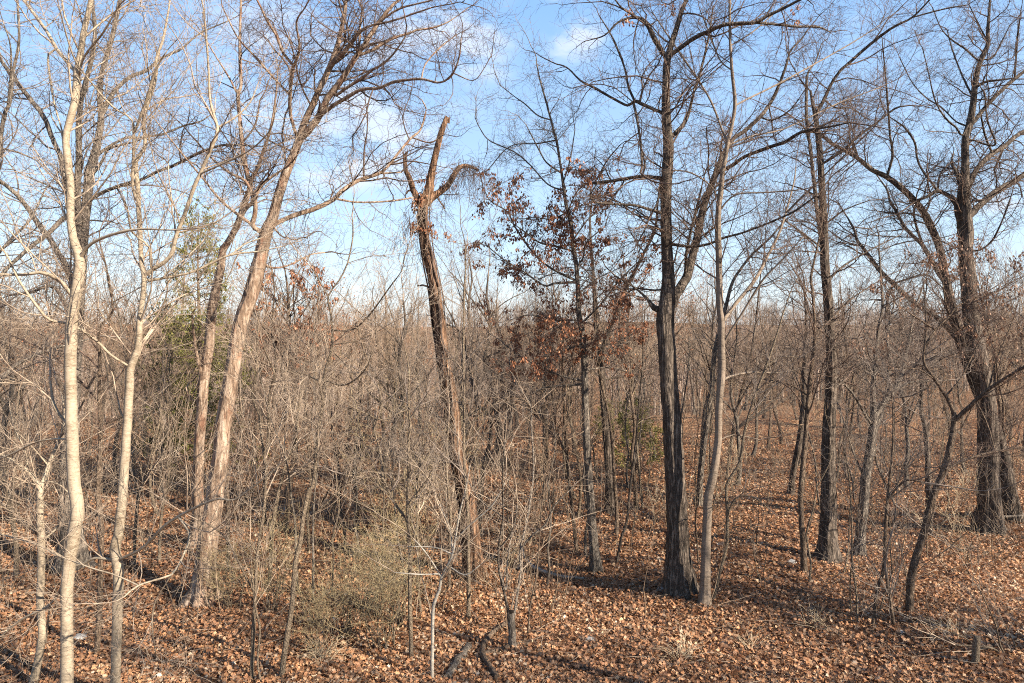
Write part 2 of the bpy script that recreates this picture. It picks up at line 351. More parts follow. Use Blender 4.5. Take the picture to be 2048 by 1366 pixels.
# ------------------------------------------------------------------ traced trees (x, y, width in photo pixels), given their own distance
def parse(s): return [tuple(float(v) for v in p.split(',')) for p in s.split()]
TW = dict(oak='tw_brown', grey='tw_grey', brown='tw_brown', banded='tw_pale', cherry='tw_brown', white='tw_pale', shaggy='tw_brown', thin='tw_pale', dead='tw_brown')
def tree(name, label, cat, bark, trunk, limbs='', Y=None, crown=(.35, .17, .11), t0=.25, leaves=None, rmax=.022, up=None, curv=None, twig=None, seed=0, slope=.5, levels=3, group=None, extra=None, lean=0, flare=.5, lenm=1.0, bare=False):
    rg = np.random.default_rng(seed*97+len(label))
    crk = bark in ('oak', 'shaggy', 'grey', 'dead')          # crooked, angular growers
    up = (.015 if crk else .045) if up is None else up; curv = (.27 if crk else .16) if curv is None else curv
    amin, amax = (38, 80) if crk else (28, 62)
    if crk: lenm *= .86; crown = tuple(v*.86 for v in crown)
    tr = parse(trunk)
    if Y is None: Y = depth_of(tr[0][0], tr[0][1])
    x0 = tr[0][0]
    Xb = (x0-1024)/F*Y; zb = float(ground_z(Xb, Y)); yb = HY+(H0-zb)/Y*F
    if tr[0][1] < yb-2: tr = [(x0, yb, tr[0][2]*1.08)]+tr
    tr[0] = (tr[0][0], yb+.12/Y*F, tr[0][2])
    if tr[-1][1] < 8 and len(tr) > 2:        # carries on above the frame
        a, b_ = tr[-2], tr[-1]; dx, dy = b_[0]-a[0], b_[1]-a[1]; l = math.hypot(dx, dy)
        tr += [(b_[0]+dx/l*70+rg.normal(0, 8), b_[1]+dy/l*70, b_[2]*.8), (b_[0]+dx/l*150+rg.normal(0, 18), b_[1]+dy/l*150, b_[2]*.5)]
    base = np.array([Xb, Y, zb])
    root = empty(name, base, label, cat, group)
    pool = []   # (px, py, depth)
    def w2r(w_, d): return max(w_*d/F*.5, .0028)
    def build(pts, d0, sl, sides, first):
        acc = 0; P = []; R = []; px_ = pts[0]
        wobble = 0
        for p in pts:
            acc += math.hypot(p[0]-px_[0], p[1]-px_[1] if not first else 0)*d0/F; px_ = p
            wobble += rg.normal(0, .02) if not first else 0
            d = d0+sl*acc+wobble*acc
            P.append(PX(p[0], p[1], d)); R.append(w2r(p[2], d)); pool.append((p[0], p[1], d))
        return np.array(P), np.array(R)
    P, R = build(tr, Y, lean, 14, True)
    big = R[1] > .09
    V, Fs, Pf, Rf = limb_tube(P, R, 30 if big else 9, .09 if big else .13, .07 if bark in ('oak', 'shaggy', 'dead', 'grey') else .025, .012 if big else .04, True, flare if big else .25, rg)
    g = Geo(); g.add(V, Fs); tro = obj('trunk', g.mesh('trunk', M[bark], base), root)
    par = [(Pf, Rf, t0)]
    for ls in [l for l in limbs.split('|') if l.strip()]:
        lp = parse(ls)
        # take the depth of the nearest traced point of what it grows from
        q0 = lp[0]; best = 1e9; dd = Y
        pl = pool
        for i in range(len(pl)-1):
            a, b_ = pl[i], pl[i+1]; vx, vy = b_[0]-a[0], b_[1]-a[1]; L2 = vx*vx+vy*vy+1e-6
            s_ = min(1, max(0, ((q0[0]-a[0])*vx+(q0[1]-a[1])*vy)/L2)); e = math.hypot(a[0]+vx*s_-q0[0], a[1]+vy*s_-q0[1])
            if L2 < 40000 and e < best: best = e; dd = a[2]*(1-s_)+b_[2]*s_; hit = (a[0]+vx*s_, a[1]+vy*s_)
        if best < 26 and best > 2: lp = [(hit[0], hit[1], q0[2])]+lp
        if lp[-1][1] < 8:
            a, b_ = lp[-2], lp[-1]; dx, dy = b_[0]-a[0], b_[1]-a[1]; l = math.hypot(dx, dy)+.01
            lp += [(b_[0]+dx/l*60+rg.normal(0, 8), b_[1]+dy/l*60, b_[2]*.75), (b_[0]+dx/l*120+rg.normal(0, 15), b_[1]+dy/l*120, b_[2]*.45)]
        sl = rg.uniform(.12, slope)*rg.choice([-1, 1])
        P, R = build(lp, dd, sl, 8, False)
        V, Fs, Pl, Rl = limb_tube(P, R, 10 if R[0] > .04 else 6, .10, .05, .06 if R[0] > .02 else 0, True, 0, rg)
        g = Geo(); g.add(V, Fs); obj('limb', g.mesh('limb', M[bark], base), root)
        par.append((Pl, Rl, .12))
    if extra: extra(root, base, Y, rg)
    if bare: return root
    # crown
    K0 = 24
    A = [to_k(p[int(len(p)*tt):], r[int(len(p)*tt):], K0) for p, r, tt in par]
    P0 = np.stack([a[0] for a in A]); R0 = np.stack([a[1] for a in A])
    G = Geo()
    P1, R1 = grow(P0, R0, crown[0], .02, (amin, amax), (.3, .6), .004, rmax, 8, curv*.8, up, lenm*1.1, True, rg, True)
    V, Fs = tubes(P1, R1, 4); G.add(V, Fs)
    P2, R2 = grow(P1, R1, crown[1], .12, (amin, amax), (.4, .7), .0034, .011, 6, curv, up, lenm, True, rg, True)
    V, Fs = tubes(P2, R2, 3); G.add(V, Fs)
    last = P2
    if levels > 2:
        P3, R3 = grow(P2, R2, crown[2], .15, (amin, amax), (.5, .8), .0028, .0045, 4, curv, up*.6, lenm*.8, False, rg, True)
        V, Fs = tubes(P3, R3, 3); G.add(V, Fs); last = P3
    obj('crown', G.mesh('crown', M[twig or TW[bark]], base), root)
    if leaves:
        mat, nc, zlo, zhi, size = leaves
        ends = P2[:, 3:].reshape(-1, 3)
        ok = (ends[:, 2] > zlo) & (ends[:, 2] < zhi); ends = ends[ok]
        # clustered: pick cluster centres, keep ends close to them
        cen = ends[rg.integers(0, len(ends), max(6, nc//26))]
        got = []
        for c_ in cen:
            near = ends[np.linalg.norm(ends-c_, axis=1) < .34]; m_ = int(rg.integers(8, 46)); got.append(near[rg.integers(0, len(near), m_)])
        pick = np.concatenate(got); kk = len(pick); pick = pick+rg.normal(0, .035, (kk, 3))
        dr = unit(rand_dir(kk, .6, rg)*.7+np.array([0, 0, -1.0])); nr = rand_dir(kk, .4, rg)
        obj('dead_leaves', leaves_mesh('dead_leaves', pick, dr, nr, rg.uniform(.7, 1.25, kk)*size, M[mat], rg.beta(2, 2, kk), 'plain', rg.uniform(-1, 2, kk), base), root)
    return root

tree('birch_tree', 'nearest pale banded trunk near the left edge, thick and slightly crooked', 'tree', 'banded',
 '134,1366,24 134,1234,22 136,1145,23 147,1073,24 154,1020,24 149,973,24 145,914,23 143,855,22 142,797,21 141,738,21 142,690,22 143,657,21 148,613,21 155,570,20 160,520,19 146,476,15 141,438,14 141,379,14 136,322,14 132,284,13 134,262,13 143,228,14 152,190,14 154,146,13 160,117,12 167,67,11 177,23,10 182,0,9',
 '154,146,7 146,138,7 129,117,7 113,97,7 94,64,6 67,26,6 47,0,5|158,150,4 164,123,4 176,102,4 205,67,4 234,18,3 249,0,3|160,517,9 176,493,7 205,476,6 243,464,6 264,460,5 293,458,4 351,460,3 400,455,2|141,587,8 126,567,8 100,549,8 82,545,7 44,549,6 0,549,5 -40,545,4|113,97,4 97,108,4 96,125,4 103,175,4 108,205,4 118,240,3 128,275,3|140,850,6 128,840,6 110,815,7 102,780,5 100,740,3|143,880,4 110,878,4 70,885,4 30,905,4 0,918,3|130,1160,5 100,1209,5 45,1238,5 0,1274,4|100,1209,4 95,1250,3 92,1290,2',
 Y=10.0, t0=.42, seed=1, up=.05, slope=.7, crown=(.34, .16, .11), rmax=.016)
tree('maple_tree', 'tall grey rough trunk standing right behind the nearest pale banded trunk', 'tree', 'grey',
 '146,1140,48 140,1050,40 138,950,36 141,850,32 146,750,28 152,650,26 158,560,24 163,500,22 168,440,20 173,409,18 179,350,18 187,319,16 196,278,13 202,234,12 199,176,11 205,140,9 222,82,9 234,29,8 240,0,8',
 '160,520,13 157,450,12 155,380,12 158,330,12 157,270,11 158,234,10 165,190,9 185,110,8 190,60,7 185,0,6|202,234,10 217,202,9 234,176,8 264,152,7 293,141,7 322,117,5 363,97,4 400,67,3 460,40,2|187,319,7 205,302,6 234,284,5 255,275,5 281,275,4 322,269,4 366,252,4 400,243,3 424,228,2|160,420,9 126,437,9 100,464,9 67,490,8 26,525,7 0,552,6 -40,590,5|165,415,8 176,403,7 211,382,7 252,368,7 281,360,6 316,343,6 350,330,6 400,305,6 447,290,4 487,291,3 530,293,2|152,600,12 135,540,12 111,496,10 97,473,10 76,447,10 56,417,9 32,388,8 0,362,7 -30,340,6|158,450,9 140,400,9 126,345,9 120,310,9 105,278,9 88,234,9 59,196,9 29,158,8 0,118,7 -20,90,6|175,360,6 200,330,6 215,300,5 240,290,5|150,650,8 110,575,7 60,585,6 20,590,5',
 t0=.4, seed=2, crown=(.5, .2, .13))
tree('cherry_tree', 'second pale smooth trunk from the left, forking in a wide Y', 'tree', 'banded',
 '231,1363,18 234,1234,19 237,1145,20 230,1100,20 237,1069,19 243,1011,18 247,958,18 252,885,17 256,826,16 259,768,16 261,739,15 275,698,13 278,672,12 280,628,11 287,584,10 288,552,10 283,526,9 280,467,9 277,409,9 275,366,9 272,322,8 290,293,7 288,234,7 310,164,6 313,117,5 325,82,5 334,38,4 340,0,3',
 '288,552,9 307,537,9 340,514,9 354,467,8 369,429,8 389,373,8 400,348,7 429,281,7 435,255,6 420,199,5 417,132,4 411,59,4 405,6,3|302,534,4 299,496,4 290,485,4 264,463,4 255,420,3 248,395,2|272,400,6 265,363,6 268,293,6 264,240,4 237,222,4 211,199,4 164,141,3 146,111,3 130,60,3 117,9,2|269,264,5 293,199,5 307,152,5 322,120,3 335,100,2|255,731,5 220,709,5 202,690,5 176,669,5 141,649,5 100,640,5 79,619,5 38,561,4 12,508,3 -20,470,2|288,560,6 300,561,6 379,546,5 417,529,5 461,510,4 523,502,3 563,493,2|461,510,3 490,488,3 523,476,2|234,1122,6 192,1116,6 152,1131,5 110,1105,4 60,1085,3 0,1068,3|241,1118,6 286,1095,6 330,1051,6 357,1033,6 402,1010,5 439,997,5 470,999,4 528,957,3 575,915,2|357,1033,5 379,1073,5 357,1131,5 344,1149,4 277,1171,4 248,1194,3|277,1171,3 230,1150,3 180,1135,3 100,1105,2|344,1149,3 330,1170,3 308,1210,3 305,1260,3 312,1310,2|435,255,4 470,235,3 500,205,3 515,170,2|400,348,4 440,330,4 500,300,3 540,260,3 552,215,2|247,835,4 240,818,3 236,800,3',
 Y=10.6, t0=.4, seed=3, slope=.7, rmax=.015, crown=(.32, .16, .11))
tree('hickory_tree', 'large leaning trunk with shaggy pinkish bark, forking above the woods', 'tree', 'shaggy',
 '407,1208,42 410,1150,33 417,1077,34 428,1010,32 432,973,29 441,914,28 446,856,27 455,797,27 467,724,25 476,672,27 487,628,26 499,599,26 511,555,26 520,520,24 528,482,23 534,461,22 546,432,18 558,388,17 572,346,16 587,310,15 599,278,15 610,243,13 625,211,12 640,176,11 657,141,11 672,102,10 681,67,8 689,29,7 692,0,6',
 '599,278,14 616,264,14 637,234,14 654,199,13 684,158,12 717,105,10 732,85,10 758,44,8 787,9,6 799,0,5|657,141,9 664,129,10 688,105,9 717,67,7 740,52,5 787,41,4 863,15,3|629,243,8 658,217,8 697,193,8 723,179,6 758,176,6 787,164,6 817,160,5 843,158,5 881,165,4 906,146,4 919,111,3 922,76,2|906,146,3 946,161,2 966,140,2 984,108,2|673,190,6 697,173,6 726,155,6 743,141,5 764,129,5 787,108,4 811,73,3|717,110,6 741,102,6 764,88,6 787,76,6 817,67,5 834,60,4 864,56,4 890,47,3 910,35,2 937,15,2|758,44,5 780,28,4 805,15,4 849,4,3|717,105,5 720,73,5 720,53,5 724,18,4 717,0,4|843,158,3 850,130,3 875,100,3 905,75,2|534,461,11 552,447,10 593,429,10 631,417,10 666,400,9 684,382,9 717,361,8 758,347,7 776,332,6 799,303,5 823,275,5 840,261,4 849,234,4 852,217,3 843,199,2|675,398,5 709,404,4 752,404,4 791,401,4 826,395,3|758,347,4 802,345,3|823,275,3 860,285,3 885,270,2|528,468,9 517,461,9 505,450,10 511,423,9 511,394,8 520,373,8 540,356,6 564,340,4|505,450,7 476,429,6 441,400,5 405,356,4 350,290,3 306,234,2|511,414,7 493,365,6 458,345,5 423,316,4|600,275,7 593,272,7 581,228,7 580,190,7 583,152,8 587,132,7 596,111,6 599,88,5 593,44,4 610,15,3 618,0,3|587,132,6 566,105,6 552,70,5 534,41,5 522,15,4 511,-6,4|580,190,5 572,182,4 534,141,4 505,108,4 476,76,3 455,35,3 443,9,2|540,440,6 560,470,3 590,480,3|520,510,4 535,533,5 570,533,4 620,510,3 650,505,3',
 t0=.6, seed=4, crown=(.36, .17, .115), slope=.6)
tree('hickory_tree', 'straight pinkish grey trunk just left of the leaning shaggy one', 'tree', 'shaggy',
 '395,1090,27 397,1031,22 395,973,20 398,914,19 401,856,19 405,797,20 407,762,20 416,709,19 420,672,19 423,628,18 432,578,16 441,540,16 446,502,14 458,482,12 476,447,12 490,403,11 499,375,9 490,328,9 484,287,8 480,243,7 476,190,7 482,170,6 480,117,6 480,59,5 482,0,4',
 '446,502,10 464,473,10 487,423,9 505,403,8 502,366,8 517,331,8 528,299,7 543,249,5 552,190,4 555,140,3|407,762,7 398,730,7 390,690,6 385,640,4|476,190,4 455,150,4 430,110,3 400,60,2|484,287,4 510,250,4 520,200,3|405,797,4 385,800,4 372,775,4 385,762,2',
 t0=.5, seed=5, crown=(.45, .2, .13))

def snag_extra(root, base, Y, rg):
    # splintered tip, dead vine wrapped round the trunk and hanging from the bent arm, clump of dead leaves
    G = Geo()
    for (x, y, w_, dx) in ((891, 238, 4, 1), (897, 240, 4, 3), (887, 246, 3, -1), (813, 306, 3, 2), (808, 309, 3, -2)):
        P = np.array([PX(x, y+6, Y), PX(x+dx, y-9, Y)]); V, Fs, _, _ = limb_tube(P, np.array([w_*Y/F*.6, .004]), 5, .05, .1, 0, True, 0, rg); G.add(V, Fs)
    obj('splinters', G.mesh('splinters', M['dead'], base), root)
    G = Geo()
    for k in range(9):   # stems climbing the trunk
        ys_ = np.linspace(1140, 390+rg.uniform(-10, 30), 40); xt = np.interp(-ys_, [-1158, -1100, -970, -885, -768, -666, -578, -505, -432, -390], [948, 945, 930, 911, 896, 881, 870, 855, 846, 850])
        ph = rg.uniform(0, 6); rr = .17*np.interp(-ys_, [-1158, -600, -390], [1.5, 1, .85]); a = ph+np.cumsum(rg.normal(0, .16, 40))
        P = np.array([PX(x, y, Y) for x, y in zip(xt, ys_)]); P[:, 0] += np.cos(a)*rr; P[:, 1] += np.sin(a)*rr
        V, Fs, _, _ = limb_tube(P, np.full(40, rg.uniform(.010, .024)), 5, .1, .1, 0, False, 0, rg); G.add(V, Fs)
    st = []
    for k in range(60):  # hanging from the bent arm
        t = rg.random(); x = np.interp(t, [0, .4, .7, 1], [890, 915, 940, 962]); y = np.interp(t, [0, .4, .7, 1], [372, 337, 332, 345])
        st.append(PX(x+rg.normal(0, 3), y+rg.normal(0, 3), Y+rg.normal(0, .07)))
    for k in range(75):  # loose stems round the head of the snag
        x = rg.normal(836, 26); y = rg.uniform(385, 500); st.append(PX(x, y, Y+rg.normal(0, .25)))
    st = np.array(st); n = len(st); D = unit(rand_dir(n, .4, rg)*.8+np.array([0, 0, -.6])); pts = [st]; Lc = rg.uniform(.3, 1.1, n)
    for k in range(7):
        D = unit(D+rg.normal(0, .28, (n, 3))+np.array([0, 0, -.28])); pts.append(pts[-1]+D*(Lc/7)[:, None])
    P1 = np.stack(pts, 1); R1 = np.full((n, 8), .0042); V, Fs = tubes(P1, R1, 3); G.add(V, Fs)
    P2, R2 = grow(P1, R1, .14, .0, (20, 80), (.6, .9), .0026, .0035, 5, .3, -.12, .6, False, rg); V, Fs = tubes(P2, R2, 3); G.add(V, Fs)
    # woody mat over the bent arm
    for k in range(60):
        t = rg.random(); x = np.interp(t, [0, .4, .7, 1], [895, 915, 940, 960]); y = np.interp(t, [0, .4, .7, 1], [366, 335, 330, 342])
        p = PX(x, y, Y)+rg.normal(0, .05, 3); q_ = p+rand_dir(1, .6, rg)[0]*rg.uniform(.08, .25)
        V, Fs, _, _ = limb_tube(np.array([p, (p+q_)/2+rg.normal(0, .03, 3), q_]), np.array([.006, .006, .004]), 4, .06, 0, 0, False, 0, rg); G.add(V, Fs)
    obj('vine', G.mesh('vine', M['tw_brown'], base), root)
    k = 260; c = [(832, 450), (826, 458), (842, 452), (858, 455), (862, 460), (838, 402), (846, 395), (830, 408)]
    pos = np.array([PX(*(np.array(c[i % len(c)])+rg.normal(0, (5, 6))), Y+rg.normal(0, .14)) for i in range(k)])
    obj('dead_leaves', leaves_mesh('dead_leaves', pos, unit(rand_dir(k, .6, rg)+np.array([0, 0, -1.])), rand_dir(k, 1, rg), rg.uniform(.06, .11, k), M['leaf_red'], rg.beta(2, 2, k), 'plain', rg.uniform(-1, 2, k), base), root)
tree('dead_tree', 'broken dead snag wrapped in dry vine, with three bare jagged arms', 'dead tree', 'dead',
 '948,1158,40 945,1100,32 940,1040,30 930,970,28 920,930,27 911,885,27 905,826,27 896,768,26 887,724,24 881,666,23 875,622,22 870,578,22 861,534,21 855,505,19 849,476,18 846,432,18 849,402,21 858,382,18 861,359,15 868,323,13 875,293,12 884,261,11 894,234,9',
 '843,415,16 837,400,15 826,379,12 820,359,11 811,338,9 810,318,8 813,305,5|849,410,18 860,397,18 878,385,13 896,370,12 905,356,11 919,335,10 937,332,7 957,341,4|826,379,5 816,382,4 812,388,3|870,578,5 845,570,4 835,572,3|870,385,4 878,400,3 890,418,3',
 seed=6, bare=True, extra=snag_extra, slope=.4)
tree('oak_tree', 'slim oak in mid photo with clusters of red brown leaves still hanging', 'tree', 'grey',
 '1193,1145,22 1185,1059,18 1179,970,16 1174,903,15 1171,814,14 1169,747,13 1166,680,12 1162,650,11 1158,628,10 1155,564,9 1152,526,8 1146,491,8 1142,447,8 1132,409,7 1126,365,6 1121,331,5 1114,287,5 1102,240,4 1091,199,4 1080,160,3 1073,126,2.5',
 '1155,564,6 1108,567,5 1088,571,4 1047,543,3 1009,520,2.5 973,491,2|1155,562,5 1126,549,5 1091,529,4 1061,499,4 1029,452,3.5 1014,423,3 982,403,2 968,379,2|1148,503,4 1114,493,4 1079,485,3.5 1050,464,3 1026,447,2|1132,425,4 1105,438,3 1073,435,2|1121,345,4 1093,325,3 1076,296,3 1052,249,2|1113,280,3 1076,287,2.5 1020,293,2 973,343,2|1126,380,4 1096,369,3 1061,331,3 1029,304,3 979,281,2.5 959,255,2 950,234,2|1102,240,3 1076,231,3 1050,208,3 1029,193,2 1000,170,2|1153,535,4 1167,514,3 1173,485,3 1208,455,2|1163,690,5 1137,698,4 1114,710,3 1085,713,2|1169,768,6 1134,771,5 1089,776,4 1060,790,3|1169,763,5 1120,751,4 1080,734,3.5 1045,716,3 1009,689,2|1160,650,5 1200,610,3 1240,560,3 1280,520,2|1160,640,4 1110,640,3 1060,630,3 1020,640,2|1165,720,5 1205,710,4 1240,690,3|1168,740,4 1220,735,3 1260,745,2|1155,590,4 1190,560,3 1230,540,2|1146,480,4 1175,440,3 1200,420,2|1125,370,3 1140,320,3 1150,260,2',
 t0=.35, seed=7, leaves=('leaf_red', 9000, 4.6, 9.9, .075), crown=(.26, .15, .12), rmax=.012)
tree('oak_tree', 'dark rough trunk behind the leafy slim oak, splitting into two stems', 'tree', 'oak',
 '1223,1028,20 1218,948,15 1212,859,14 1205,769,13 1202,720,12 1196,687,10 1190,613,8 1186,540,6 1180,450,4 1184,400,3',
 '1205,740,10 1208,690,9 1231,628,8 1246,590,8 1263,555,7 1287,508,6 1310,458,5 1316,400,4 1322,360,3|1206,730,7 1234,687,5 1269,666,3|1205,760,5 1245,752,4 1265,748,3',
 t0=.45, seed=8, crown=(.5, .22, .14), leaves=('leaf_red', 900, 4.5, 9, .085))
tree('oak_tree', 'massive dark furrowed trunk right of centre, the thickest of the near trees', 'tree', 'oak',
 '1358,1185,52 1357,1150,46 1356,1100,43 1354,1033,41 1351,966,40 1347,900,38 1343,830,36 1338,769,35 1334,700,35 1330,640,36 1335,599,31 1337,555,25 1334,496,23 1332,438,22 1332,379,22 1335,330,22 1337,293,21 1332,234,18 1332,176,15 1334,126,14 1340,97,12 1353,56,10 1364,20,9 1373,0,8',
 '1331,640,24 1340,612,25 1352,588,22 1373,555,18 1382,520,17 1394,476,15 1405,423,14 1417,385,13 1432,346,12 1443,316,10 1464,281,8 1490,261,8 1520,234,8 1543,202,7 1558,170,6 1572,132,5 1581,102,4 1607,73,3|1432,346,9 1446,340,8 1464,331,8 1490,313,7 1534,296,7 1569,284,7 1593,269,6 1613,261,6 1650,255,4 1700,245,3|1331,110,10 1328,108,10 1310,79,10 1293,47,9 1272,35,6 1237,44,4 1210,70,3 1180,80,2|1293,47,5 1260,26,5 1243,15,4 1231,0,3|1338,112,10 1359,97,9 1388,76,9 1417,63,8 1443,51,8 1470,47,8 1511,45,7 1534,32,7 1564,18,6 1599,0,5|1511,45,5 1564,50,5 1593,53,5 1637,54,4 1660,64,2|1330,228,8 1322,225,7 1290,211,7 1269,202,7 1255,211,5 1219,193,5 1190,176,5 1161,161,4 1134,135,3 1108,126,2.5 1080,112,2|1269,202,5 1257,173,5 1249,135,4 1231,88,4 1219,64,3 1199,32,2|1267,205,5 1275,243,5 1282,293,5 1284,334,5|1330,356,8 1322,356,8 1281,353,7 1243,359,7 1199,365,6 1170,368,5|1281,353,4 1290,335,4 1284,300,3|1190,365,3 1215,320,3 1240,290,2|1330,428,8 1298,419,6 1272,411,5 1243,409,5 1190,404,4 1182,388,3 1196,365,2|1325,620,15 1307,615,12 1296,599,6 1269,575,4 1231,552,3|1340,488,7 1382,493,6 1417,488,5 1446,476,5 1490,464,4 1549,441,4 1593,420,4 1637,388,3|1337,280,9 1341,275,9 1367,249,8 1379,220,6 1388,182,5 1400,146,5 1417,76,4 1426,15,3|1370,560,6 1374,500,6 1390,430,5 1402,380,4|1322,356,5 1316,400,4 1305,425,4|1520,234,4 1545,240,4 1580,220,3 1610,180,2',
 t0=.42, seed=9, crown=(.36, .18, .12), slope=.6, leaves=('leaf_red', 330, 8.5, 15, .075), flare=.45)
tree('cherry_tree', 'smooth brown banded trunk standing just right of the thickest dark oak', 'tree', 'cherry',
 '1409,1209,22 1412,1100,18 1415,1033,17 1417,992,17 1427,948,16 1436,881,14 1438,814,14 1443,747,15 1443,690,14 1443,643,14 1440,613,13 1438,526,12 1436,438,11 1442,379,10 1446,340,9 1451,316,8 1455,287,8 1464,249,7 1470,205,7 1464,141,6 1460,73,5 1460,0,5',
 '1455,287,5 1446,264,4 1423,205,4 1397,161,4 1367,117,4 1329,61,3 1306,26,2|1443,645,9 1449,637,8 1476,602,8 1511,558,7 1534,514,6 1558,467,5 1572,423,4 1587,368,3 1592,330,2|1572,426,4 1607,391,4 1631,368,3 1700,300,3 1760,240,2 1790,180,2|1446,690,5 1455,672,4 1487,622,4 1525,561,4 1564,520,3 1607,473,2|1470,211,4 1505,193,4 1558,167,4 1622,132,3 1700,88,3 1760,50,2|1456,290,4 1505,272,4 1558,261,3 1607,240,3 1680,205,3 1760,175,2|1460,92,3 1505,64,3 1549,26,3 1580,0,2|1440,420,4 1470,390,3 1530,385,3 1600,380,2|1440,770,5 1455,755,5 1500,745,4 1560,745,3 1610,735,2|1436,881,3 1470,870,3 1520,880,3|1438,400,3 1420,370,3 1380,345,3 1340,340,2|1438,560,4 1405,540,3 1380,520,2|1464,141,3 1440,120,3 1420,70,3 1400,20,2',
 t0=.4, seed=10, crown=(.32, .16, .11), rmax=.014, slope=.7)
tree('young_tree', 'slim curving stem sharing its foot with the smooth banded trunk', 'tree', 'thin',
 '1423,1203,8 1439,1145,7 1453,1091,7 1455,1033,7 1454,970,6 1479,926,6 1490,859,6 1510,792,5 1532,734,5 1550,680,4 1558,657,4 1564,634,3 1581,584,2',
 '1455,1040,4 1462,1010,4 1480,992,4 1510,996,3 1535,1015,2|1532,734,3 1560,715,3 1600,715,2', seed=11, t0=.5, crown=(.3, .16, .13), twig='tw_grey')
tree('young_tree', 'slender brown trunk a little left of the straight black barked one', 'tree', 'brown',
 '1608,1145,14 1607,1100,12 1602,1033,11 1601,992,11 1606,926,10 1612,859,9 1617,792,9 1624,725,8 1629,690,7 1629,643,6 1625,584,5 1622,555,5 1634,496,4 1643,452,3 1648,400,2',
 '1629,670,4 1660,640,3 1700,600,3 1760,560,2|1617,792,3 1580,770,3 1540,760,2', seed=12, t0=.4, crown=(.32, .18, .13))
tree('oak_tree', 'straight black barked trunk with pale lichen and a mossy foot', 'tree', 'oak',
 '1655,1122,34 1656,1055,28 1657,992,27 1657,903,25 1659,836,23 1662,769,21 1662,690,19 1657,613,18 1650,526,17 1648,467,16 1645,394,13 1641,322,12 1637,278,11 1631,234,9 1625,205,6 1621,182,4',
 '1632,240,8 1634,225,7 1648,199,7 1663,167,6 1681,141,6 1698,126,6 1727,100,6 1756,76,6 1789,53,5 1824,35,4 1859,0,3|1824,35,3 1860,25,3 1897,16,3 1935,10,2|1645,500,9 1637,438,8 1632,403,8 1628,365,7 1621,293,6 1616,272,6 1613,228,6 1613,176,6 1616,146,4 1631,123,3 1643,88,2|1641,330,5 1680,305,5 1720,270,5 1760,240,4 1790,217,4 1810,212,3|1648,199,3 1670,215,4 1700,215,3|1656,560,5 1690,530,4 1740,500,3 1800,470,2|1662,780,6 1690,760,4|1650,500,4 1610,470,4 1570,440,3|1648,450,4 1690,420,3 1740,400,2|1660,930,5 1690,925,4 1705,960,4 1708,1000,3|1645,400,4 1610,380,3 1580,370,2',
 seed=13, t0=.45, crown=(.4, .19, .13))
tree('maple_tree', 'greyish tree with many crooked stems right of the black barked trunk', 'tree', 'grey',
 '1715,1113,20 1722,1055,18 1728,1000,18 1730,960,17 1735,930,16 1744,872,15 1748,836,14 1746,800,10 1746,769,9 1753,702,7 1757,660,6 1765,613,5 1762,560,4 1758,500,3',
 '1748,836,11 1764,809,11 1786,783,9 1804,747,8 1813,702,7 1818,680,6 1830,620,4 1850,560,3|1746,850,6 1737,841,6 1719,809,5 1702,783,5 1675,756,4|1744,872,8 1762,830,8 1775,770,7 1778,720,6 1775,670,5 1790,600,3|1786,783,5 1820,765,4 1860,762,3 1900,760,2|1730,960,4 1705,900,4 1690,850,3|1748,880,5 1755,930,4 1790,1010,4',
 seed=14, t0=.4, crown=(.32, .17, .12))
tree('oak_tree', 'big grey oak near the right edge with wide rising limbs', 'tree', 'oak',
 '1981,1062,37 1981,1010,36 1978,960,35 1978,903,34 1976,836,33 1969,780,32 1958,720,30 1947,660,28 1940,600,26 1937,555,26 1932,511,24 1932,467,25 1929,423,26 1928,381,19 1930,350,15 1931,322,13 1931,278,12 1941,243,12 1947,205,11 1951,164,10 1958,132,9 1970,102,8 1976,88,7 1976,59,6 1980,0,4',
 '1936,258,9 1955,234,8 1979,205,8 2008,176,7 2029,158,7 2048,143,6 2090,110,5|1932,385,10 1941,363,10 1955,337,10 1985,307,10 2008,293,9 2037,269,8 2080,245,7|1932,440,14 1942,429,13 1964,406,13 1994,382,13 2023,365,12 2048,350,11 2095,330,9|1949,178,5 1955,173,5 1970,164,5 1999,160,4 2023,157,3|1926,450,11 1917,435,11 1912,406,11 1897,391,8 1875,382,8 1853,394,6 1835,400,5|1875,382,5 1838,328,4 1830,287,4 1812,258,4 1789,240,3|1928,390,9 1920,366,9 1912,343,7 1903,325,5 1907,305,2|1875,382,4 1880,350,4 1895,330,3|1934,252,4 1912,243,3 1882,214,3 1853,196,3 1824,164,2 1800,117,2|1941,240,4 1925,270,4 1912,255,4 1890,235,4 1870,200,3 1858,150,2 1845,95,2|1944,190,4 1929,161,4 1920,141,3 1905,100,3 1894,59,2|1955,120,4 1929,97,4 1903,79,3 1882,56,2 1865,15,2|1973,79,3 1955,44,3 1938,9,2|1962,120,3 1985,115,3 2000,90,3 2020,50,2|2029,158,4 2032,120,3 2036,70,3 2042,20,2|1985,307,4 1970,270,4 1960,220,3|2008,293,5 1995,325,4 1988,340,4|1937,500,4 1960,500,4 1985,480,4 2005,440,3 2020,400,3|1945,280,4 1990,290,4 1975,240,3 1970,190,3',
 seed=15, t0=.45, crown=(.34, .18, .13), slope=.6)
